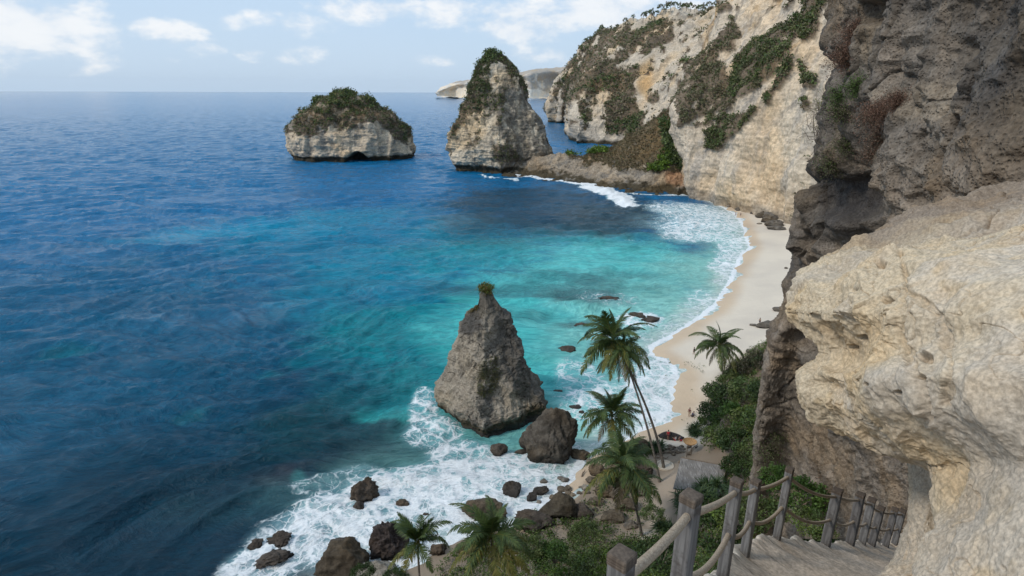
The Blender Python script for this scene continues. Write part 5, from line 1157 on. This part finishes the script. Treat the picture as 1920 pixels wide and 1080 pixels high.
for (x_, y_, rp, kd, lab, push) in [(1605, 60, 34, 0, 'reddish brown dry brush hanging high on the grey wall, topmost', .3), (1606, 105, 38, 0, 'reddish brown dry brush hanging on the wall below the topmost', .3), (1600, 150, 34, 0, 'dark reddish brush at the wall edge beside green leaves', .3), (1566, 105, 20, 3, 'green leafy shrub on the edge of the grey wall, upper', .3), (1563, 140, 22, 3, 'green leafy shrub on the edge of the grey wall, lower', .3), (1592, 185, 30, 3, 'dark green shrub beneath the hanging brush', .3),
        (1618, 165, 30, 3, 'small bright green sapling on the bare ledge', .5), (1685, 190, 30, 0, 'red brown dry brush at the right end of the bare ledge', .3), (1662, 208, 32, 0, 'red brown dry brush in the middle of the bare ledge', .3), (1630, 215, 36, 1, 'brown brush under the small sapling', .3), (1590, 215, 34, 2, 'olive brush left of the small sapling', .3), (1560, 205, 34, 5, 'yellow green sprig above the bare twigs', .5), (1555, 240, 34, 5, 'yellow green sprig among the bare twigs', .5), (1600, 250, 38, 2, 'olive and brown brush below the ledge, left', .3), (1645, 255, 36, 1, 'dark red brush below the ledge, right', .3),
        (1575, 275, 32, 2, 'dark olive brush low on the wall edge', .3), (1535, 215, 52, 4, 'bare twigs sticking out from the wall edge, upper', .4), (1530, 250, 50, 4, 'bare twigs sticking out from the wall edge, lower', .4), (1615, 290, 30, 1, 'brown brush at the bottom of the brush patch', .3), (1558, 310, 34, 2, 'small olive brush above the dark hollow', .3), (1508, 410, 26, 2, 'small olive brush on the dark lower wall edge', .3),
        (1625, 15, 30, 1, 'brown brush at the top edge of the picture', .3), (1440, 845, 34, 2, 'grassy brush at the foot of the wall, left', .3), (1425, 880, 34, 3, 'green brush at the foot of the wall behind the fourth post', .3), (1460, 820, 26, 2, 'small brush higher up the wall foot', .3), (1545, 950, 42, 1, 'red brown dead bush behind the long ropes', .6)]:
    k = np.argmin((Wpx-x_)**2+(Wpy-y_)**2); p_ = WALL.reshape(-1, 3)[k]; n_ = WN.reshape(-1, 3)[k]; d_ = np.linalg.norm(p_-[0, 0, CAM_H]); r = rp*d_/F
    e = empty('dry_bush' if kd in (0, 1, 2, 4) else 'leafy_shrub', tuple(p_+n_*.05), lab, 'brush' if kd != 3 else 'shrub', 'brush growing on the grey wall'); e.scale = (r, r, r); e.rotation_euler = (0, 0, random.uniform(-.6, .6)); link('twigs', BM[kd], M_dry, e)

# trees on the skyline of the far cliff
TR = [leaf_mesh('crown', [bush_data(1.0, 420, .13, cs, 80+i, 14)]) for i, cs in enumerate([G_GREEN, G_SCRUB+G_GREEN[:1]])]
TPAL = leaf_mesh('crown', [bush_data(1.0, 260, .16, G_GREEN[:2]+G_SCRUB[:1], 90, 9, .6, 1.0)])
TT = raw_mesh('trunk', tube(np.array([[0, 0, -1.6], [.05, 0, -.8], [.0, .05, .3]]), [.09, .07, .04], 6), grid_faces(3, 6, True))
g = random.Random(4)
for i, x_ in enumerate([1078, 1100, 1128, 1146, 1158, 1172, 1188, 1206, 1213, 1222, 1232, 1240, 1249, 1258, 1266, 1274, 1281, 1288, 1296, 1303, 1310, 1317, 1324, 1331, 1338]):
    yb = CL2y[np.abs(CL2x-x_) < 3].min()+1; Y_ = np.interp(x_, [1078, 1118, 1205, 1350], [1290, 1240, 990, 800])
    rp = g.uniform(2.6, 5) if x_ < 1200 else g.uniform(3.5, 6.5); rw = rp*Y_/F; tall = x_ > 1200
    p_ = at_y(x_, yb-(rp*.9 if tall else rp*.4), Y_)
    e = empty('ridge_tree', tuple(p_), 'small tree on the skyline of the far cliff, one of the row along its top', 'tree', 'small trees along the skyline of the far cliff'); e.scale = (rw, rw, rw*g.uniform(.8, 1.5)); e.rotation_euler = (0, 0, g.uniform(0, 6))
    link('crown', TPAL if i % 3 == 0 else TR[i % 2], M_leaf, e); link('trunk', TT, M_bark, e)

# ------------------------------------------------------------------ small built things
def simple_mat(name, col, rough=.8, sc=20, var=.35):
    m, nt, b = nmat(name); B = NB(nt); tc = B.n('ShaderNodeTexCoord').outputs['Object']; n = B.noise(tc, sc, 4, .6)
    B.l(B.mix(B.ramp(n, .3, .7), tuple(c*(1-var) for c in col), tuple(min(c*(1+var), 1) for c in col)), b.inputs['Base Color']); b.inputs['Roughness'].default_value = rough; B.l(B.bump(n, .4, .02), b.inputs['Normal']); return m
M_wood = simple_mat('old_wood', (.16, .12, .085)); M_wicker = simple_mat('wicker', (.42, .24, .10), .8, 9); M_conc = simple_mat('pale_concrete', (.42, .37, .30), .9, 5, .15)
m, nt_, b = nmat('thatch'); B = NB(nt_); tcn = B.n('ShaderNodeTexCoord').outputs['Object']; mp = B.n('ShaderNodeMapping'); mp.inputs['Scale'].default_value = (9, .9, .9); B.l(tcn, mp.inputs[0]); n1 = B.noise(mp.outputs[0], 1, 5, .7); n2 = B.noise(tcn, .9, 3, .5)
B.l(B.mix(B.ramp(n2, .4, .65), B.mix(B.ramp(n1, .35, .65), (.09, .082, .075, 1), (.29, .27, .25, 1)), (.15, .138, .125, 1)), b.inputs['Base Color']); b.inputs['Roughness'].default_value = .95; B.l(B.bump(n1, .8, .06), b.inputs['Normal']); M_thatch = m
def tubes_mesh(name, segs, nc=8):
    Vs = []; Fs = []; n = 0
    for a, b_, r in segs:
        a, b_ = np.array(a, float), np.array(b_, float); P_ = tube(np.stack([a, (a+b_)/2, b_]), [r, r*.95, r*.9], nc); Vs.append(P_.reshape(-1, 3)); Fs.append(grid_faces(3, nc, True)+n); n += 3*nc
    return raw_mesh(name, np.concatenate(Vs), np.concatenate(Fs))
# thatched hut
h0 = on_ground(1312, 905); d_ = np.linalg.norm(h0-[0, 0, CAM_H]); zh = 2.3
c4 = [at_z(x_, y_, h0[2]+zh+dz_) for x_, y_, dz_ in [(1277, 858, 1.6), (1362, 874, 1.6), (1349, 928, 0), (1262, 916, 0)]]
e = empty('thatched_hut', tuple(h0), 'open hut with a weathered grey thatched roof beside the path', 'hut')
c4 = [c-h0 for c in c4]; ridge0, ridge1, ev1, ev0 = c4; back0 = ridge0+(ridge0-ev0)*np.array([.35, .35, -1.0]); back0[2] = ev0[2]; back1 = ridge1+(ridge1-ev1)*np.array([.35, .35, -1.0]); back1[2] = ev1[2]
def roof_grid(a, b_, c, d, n=40):
    s, t_ = np.meshgrid(np.linspace(0, 1, n*2), np.linspace(0, 1, n)); G = a*(1-s[..., None])*(1-t_[..., None])+b_*s[..., None]*(1-t_[..., None])+c*s[..., None]*t_[..., None]+d*(1-s[..., None])*t_[..., None]
    G[..., 2] += .05*fbm(G, 1.5, 4)+.06*(1-((t_*6) % 1))+ (t_ > .985)*(.12*pn(G*3)); return G
gA = roof_grid(ridge0, ridge1, ev1, ev0); gB = roof_grid(ridge0, ridge1, back1, back0); gC = gA-np.array([0, 0, .2])
V = np.concatenate([gA.reshape(-1, 3), gB.reshape(-1, 3), gC.reshape(-1, 3)]); n_ = gA.shape[0]*gA.shape[1]; fg = grid_faces(*gA.shape[:2])
rf = link('roof', raw_mesh('roof', V, np.concatenate([fg, fg+n_, fg+2*n_])), M_thatch, e)
link('ridge_pole', tubes_mesh('ridge_pole', [(ridge0+[0, 0, .05], ridge1+[0, 0, .05], .11)]), M_wood, rf)
link('eave_pole', tubes_mesh('eave_pole', [(ev1+[.05, 0, .05], ridge1+[.05, 0, .1], .05)]), M_wood, rf)
for q in (ev0, ev1, back0, back1): link('hut_post', tubes_mesh('hut_post', [((q[0]*.9, q[1]*.9, -.6), (q[0]*.9, q[1]*.9, q[2]), .08)]), M_wood, e)
link('table', tubes_mesh('table', [((-1, 0, .7), (1, .1, .7), .25), ((-.8, 0, -.3), (-.8, 0, .7), .05), ((.8, 0, -.3), (.8, 0, .7), .05)]), M_wood, e)
# raised round basket seat
q0 = on_ground(1291, 856); d_ = np.linalg.norm(q0-[0, 0, CAM_H]); rb = 11.5*d_/F
e = empty('raised_basket', tuple(q0), 'round orange wicker basket seat raised on thin legs above the terrace', 'basket seat')
th = np.linspace(0, 2*math.pi, 40, endpoint=False); zt = 2.45
prof_ = [(.02, .12), (.5, .16), (.8, .3), (.98, .55), (1.0, .6), (1.05, .56), (.86, .22), (.5, .02), (.02, 0)]
P = np.stack([np.stack([rb*r_*np.cos(th), rb*r_*np.sin(th), np.full(40, zt+z_*.8)+.015*np.sin(th*20)], -1) for r_, z_ in prof_]); link('basket', raw_mesh('basket', P, grid_faces(len(prof_), 40, True)), M_wicker, e)
for a_ in range(4): link('leg', tubes_mesh('leg', [((.45*rb*math.cos(a_*1.57+.5), .45*rb*math.sin(a_*1.57+.5), -.4), (.35*rb*math.cos(a_*1.57+.5), .35*rb*math.sin(a_*1.57+.5), zt+.1), .045)]), M_wood, e)
link('brace', tubes_mesh('brace', [((-.4*rb, -.2*rb, .3), (.4*rb, .2*rb, .9), .03), ((.4*rb, -.2*rb, .9), (-.4*rb, .2*rb, .3), .03)]), M_wood, e)
# pale round ring round the palm foot
def ring(px_, py_, rpx, lab, w_=.25, hh=.35):
    q0 = on_ground(px_, py_); d_ = np.linalg.norm(q0-[0, 0, CAM_H]); r = rpx*d_/F; th = np.linspace(0, 2*math.pi, 48, endpoint=False)
    pr = [(r-w_, 0), (r-w_, hh*.7), (r-w_*.8, hh), (r, hh), (r+.03, hh*.8), (r+.05, -.5)]; P = np.stack([np.stack([a*np.cos(th), a*np.sin(th), np.full(48, z_)], -1) for a, z_ in pr]); P += .02*fbm(P, 3, 3)[..., None]
    V = np.concatenate([P.reshape(-1, 3), np.stack([(r-w_)*np.cos(th), (r-w_)*np.sin(th), np.full(48, hh*.55)], -1)]); Fq = grid_faces(len(pr), 48, True)
    e = empty('planter_ring', tuple(q0), lab, 'round bench'); link('rim', raw_mesh('rim', P, Fq), M_conc, e)
    D = np.stack([np.stack([a*np.cos(th), a*np.sin(th), np.full(48, hh*.6)], -1) for a in (.02, r*.5, r-w_*.9)]); link('fill', raw_mesh('fill', D, grid_faces(3, 48, True)), M_conc, e)
ring(1247, 876, 15, 'pale round stone ring at the foot of the leaning palms'); ring(1216, 1008, 18, 'low round stone edging at the lower end of the sandy path', .15, .2)
# driftwood and timber on the terrace
g = random.Random(8)
for i, (x_, y_, L_, a_, lab) in enumerate([(1262, 842, 3.2, .3, 'grey driftwood log lying highest on the stony terrace'), (1272, 850, 2.6, -.4, 'short crooked log in the middle of the stony terrace'), (1250, 853, 3.6, .1, 'long log at the front of the stony terrace'), (1302, 843, 2.6, .9, 'log leaning right of the raised basket'), (1094, 893, 1.8, 1.2, 'driftwood stump standing at the cove'), (1240, 862, 2.4, -.2, 'thin log beside the round stone ring')]):
    q0 = on_ground(x_, y_); v = np.array([math.cos(a_), math.sin(a_)*.7, .12]); Pc = catmull(np.array([[-L_/2*v[0], -L_/2*v[1], .1], [-.1, .15, .28], [L_/2*v[0]*.6, L_/2*v[1], .22], [L_/2*v[0], L_/2*v[1]+.2, .5]]), 20)
    link('driftwood', raw_mesh('driftwood', tube(Pc, np.linspace(.13, .05, 20)+.02*np.sin(np.arange(20)*1.7), 8), grid_faces(20, 8, True)), M_wood, None, lab, 'log', 'logs by the hut', None, tuple(q0))
for (x_, y_, w_, h_, lab) in [(1135, 925, 30, 20, 'grey boulder under the left fronds of the drooping palm'), (1118, 945, 22, 15, 'small grey boulder at the top of the green slope'), (1178, 955, 30, 22, 'brown boulder beside the trunk of the drooping palm'), (1150, 975, 34, 22, 'flat grey boulder below the drooping palm'), (1198, 925, 24, 18, 'dark boulder between the palm trunks'), (1142, 900, 24, 18, 'dark boulder beside the tan rounded one'), (1185, 990, 22, 14, 'small boulder above the round stone edging')]:
    boulder(x_, y_, w_, h_, GR if w_ < 28 else BR, lab, w_*7+x_, None, .15, False, .25, .9, group=g2, wet=False)
for k in range(26):
    boulder(1266+g.gauss(0, 22), 845+g.gauss(0, 9), 4+g.random()*7, 4, GR if k % 2 else (.22, .18, .135), 'small stone on the stony terrace behind the hut', 400+k, ICO3, .15, False, .2, .9, group='stones of the terrace', name='stone', wet=False)
# lookout hut on the far cliff
q0 = at_y(1162, 128, 905); e = empty('lookout_hut', tuple(q0), 'tiny thatched lookout hut on stilts high on the far cliff', 'hut')
def box(name, x0, x1, y0, y1, z0, z1, mat, par):
    V = [(x, y, z) for z in (z0, z1) for x, y in ((x0, y0), (x1, y0), (x1, y1), (x0, y1))]; me = bpy.data.meshes.new(name); me.from_pydata(V, [], [(3, 2, 1, 0), (4, 5, 6, 7), (0, 1, 5, 4), (1, 2, 6, 5), (2, 3, 7, 6), (3, 0, 4, 7)]); return link(name, me, mat, par)
me = bpy.data.meshes.new('roof'); me.from_pydata([(-5, -5, 5.5), (5, -5, 5.5), (5, 5, 5.5), (-5, 5, 5.5), (0, 0, 9)], [], [(0, 1, 4), (1, 2, 4), (2, 3, 4), (3, 0, 4), (3, 2, 1, 0)]); link('roof', me, M_wood, e)
box('floor', -3.6, 3.6, -3.6, 3.6, 1.6, 2.0, M_wood, e)
for sx_ in (-3.2, 3.2):
    for sy_ in (-3.2, 3.2): box('stilt', sx_-.3, sx_+.3, sy_-.3, sy_+.3, -6, 5.5, M_wood, e)

# ------------------------------------------------------------------ people
def flat_mat(name, col):
    return simple_mat(name, col, .75, 12, .12)
M_skin = flat_mat('skin', (.30, .17, .11)); M_hair = flat_mat('hair', (.02, .015, .012))
CL = {'red': flat_mat('red_cloth', (.45, .02, .03)), 'black': flat_mat('black_cloth', (.02, .02, .025)), 'white': flat_mat('white_cloth', (.65, .63, .62)), 'navy': flat_mat('navy_cloth', (.03, .04, .08)), 'tan': flat_mat('tan_cloth', (.28, .2, .13)), 'maroon': flat_mat('maroon_cloth', (.12, .03, .03))}
POSES = {
 'stand': dict(pel=(0, 0, .93), che=(0, 0, 1.30), nk=(0, 0, 1.46), hd=(0, .02, 1.62), el=(.27, 0, 1.12), ha=(.30, .06, .86), kn=(.10, .02, .50), an=(.11, 0, .08), toe=(.12, .16, .03), el2=None),
 'walk': dict(pel=(0, 0, .92), che=(0, .03, 1.29), nk=(0, .05, 1.45), hd=(0, .08, 1.61), el=(.26, -.06, 1.12), ha=(.28, .10, .90), kn=(.10, .14, .52), an=(.10, .16, .09), toe=(.10, .32, .03), kn2=(.10, -.02, .50), an2=(.10, -.24, .14), toe2=(.10, -.10, .03)),
 'sit': dict(pel=(0, 0, .13), che=(0, -.08, .50), nk=(0, -.04, .65), hd=(0, 0, .81), el=(.27, .08, .38), ha=(.18, .33, .42), kn=(.15, .40, .42), an=(.13, .62, .07), toe=(.13, .78, .04)),
 'crouch': dict(pel=(0, -.10, .32), che=(0, .10, .66), nk=(0, .18, .79), hd=(0, .25, .93), el=(.28, .24, .52), ha=(.16, .44, .42), kn=(.17, .28, .48), an=(.14, .02, .09), toe=(.15, .18, .03)),
 'lean': dict(pel=(0, 0, .90), che=(0, -.06, 1.26), nk=(0, -.07, 1.42), hd=(0, -.05, 1.58), el=(.28, -.12, 1.08), ha=(.32, -.08, .84), kn=(.10, .12, .50), an=(.11, .18, .08), toe=(.12, .34, .03))}
def person(pos, pose, top, bottom, label, rz=0, s=1.08):
    q = POSES[pose]; e = empty('person', tuple(pos), label, 'person', 'people on the beach', rz); e.scale = (s, s, s)
    def sk(name, V, E, Rr, mat, root=0):
        me = bpy.data.meshes.new(name); me.from_pydata(V, E, []); o = link(name, me, mat, e)
        md = o.modifiers.new('skin', 'SKIN'); md.use_smooth_shade = True
        for i, r in enumerate(Rr): me.skin_vertices[0].data[i].radius = (r, r)
        me.skin_vertices[0].data[root].use_root = True; ss = o.modifiers.new('sub', 'SUBSURF'); ss.levels = 1; ss.render_levels = 1; return o
    V = [q['pel'], q['che'], q['nk'], q['hd'], (q['hd'][0], q['hd'][1]+.01, q['hd'][2]+.10)]; E = [(0, 1), (1, 2), (2, 3), (3, 4)]; Rr = [.13, .15, .06, .095, .07]
    for sd_ in (-1, 1):
        b_ = len(V); k2 = (sd_ == 1 and 'kn2' in q); mir = lambda p: (p[0]*sd_, p[1], p[2])
        V += [mir((.18, q['che'][1], q['che'][2]+.07)), mir(q['el']), mir(q['ha']), mir((q['ha'][0], q['ha'][1]+.03, q['ha'][2]-.09))]; E += [(1, b_), (b_, b_+1), (b_+1, b_+2), (b_+2, b_+3)]; Rr += [.065, .045, .032, .028]
        V += [mir((.10, q['pel'][1], q['pel'][2]-.03)), mir(q['kn2'] if k2 else q['kn']), mir(q['an2'] if k2 else q['an']), mir(q['toe2'] if k2 else q['toe'])]; E += [(0, b_+4), (b_+4, b_+5), (b_+5, b_+6), (b_+6, b_+7)]; Rr += [.095, .06, .042, .035]
    bd = sk('body', V, E, Rr, M_skin)
    p_, c_ = q['pel'], q['che']; mid = tuple((a+b_)/2 for a, b_ in zip(p_, c_))
    V = [p_, mid, c_, (c_[0], c_[1], c_[2]+.09)]; E = [(0, 1), (1, 2), (2, 3)]; Rr = [.155, .155, .17, .09]
    for sd_ in (-1, 1):
        b_ = len(V); sh = np.array((.19*sd_, c_[1], c_[2]+.07)); el_ = np.array((q['el'][0]*sd_, q['el'][1], q['el'][2])); V += [tuple(sh), tuple(sh*.4+el_*.6)]; E += [(2, b_), (b_, b_+1)]; Rr += [.08, .065]
    sk('shirt', V, E, Rr, CL[top])
    V = [(p_[0], p_[1], p_[2]+.02)]; E = []; Rr = [.16]
    for sd_ in (-1, 1):
        kn = q['kn2'] if (sd_ == 1 and 'kn2' in q) else q['kn']; b_ = len(V); V += [(.10*sd_, p_[1], p_[2]-.05), tuple(.25*np.array((.10*sd_, p_[1], p_[2]))+.75*np.array((kn[0]*sd_, kn[1], kn[2])))]; E += [(0, b_), (b_, b_+1)]; Rr += [.12, .085]
    sk('shorts', V, E, Rr, CL[bottom])
    hd = np.array(q['hd']); V_, F_ = ICO3; V2 = V_*np.array([.112, .125, .115])+hd+np.array([0, -.02, .06]); V2[:, 1] = np.where(V2[:, 2] < hd[2]+.02, np.minimum(V2[:, 1], hd[1]-.03), V2[:, 1])
    link('hair', raw_mesh('hair', V2, F_), M_hair, bd); return e
def pp(px_, py_): return on_ground(px_, py_)
person(pp(1379, 405), 'walk', 'red', 'black', 'far person in a red top near the water on the distant sand', 1.0)
person(pp(1388.5, 406), 'stand', 'navy', 'black', 'far person in dark clothes standing on the distant sand', 2.0)
person(pp(1301, 665), 'walk', 'black', 'black', 'person in black walking on the sand left of the lone palm', .5)
person(pp(1292, 782), 'stand', 'maroon', 'tan', 'person standing on the sand in a dark red top beside a crouching one', 2.4)
person(pp(1298, 783), 'crouch', 'navy', 'black', 'person crouching low on the sand beside the standing one', -1.2)
person(pp(1252, 826), 'lean', 'red', 'maroon', 'person in a bright red shirt by the long dark flat rock', 3.0)
person(pp(1266, 827), 'sit', 'white', 'red', 'person in a black and white top sitting left of the raised basket', .8)
person(pp(1276, 829), 'crouch', 'navy', 'red', 'person bending beside the raised basket in a dark top', 1.2)
person(pp(1424, 609), 'stand', 'tan', 'navy', 'person standing beside the grey boulder near the wall', 2.0)

# ------------------------------------------------------------------ sea haze
V = [(x, y, z) for z in (-14, 420) for x, y in ((-24000, -300), (24000, -300), (24000, 25500), (-24000, 25500))]
me = bpy.data.meshes.new('haze'); me.from_pydata(V, [], [(3, 2, 1, 0), (4, 5, 6, 7), (0, 1, 5, 4), (1, 2, 6, 5), (2, 3, 7, 6), (3, 0, 4, 7)])
m = bpy.data.materials.new('haze'); m.use_nodes = True; nt_ = m.node_tree; nt_.nodes.remove(nt_.nodes['Principled BSDF'])
pv = nt_.nodes.new('ShaderNodeVolumePrincipled'); pv.inputs['Color'].default_value = (.80, .90, 1.0, 1); pv.inputs['Density'].default_value = 0.00001; pv.inputs['Anisotropy'].default_value = .3
nt_.links.new(pv.outputs[0], nt_.nodes['Material Output'].inputs['Volume'])
link('haze', me, m, None, 'thin pale sea haze over the water', 'haze', kind='stuff')
print('PART4 done', sum(len(o.data.polygons) for o in bpy.data.objects if o.type == 'MESH'))
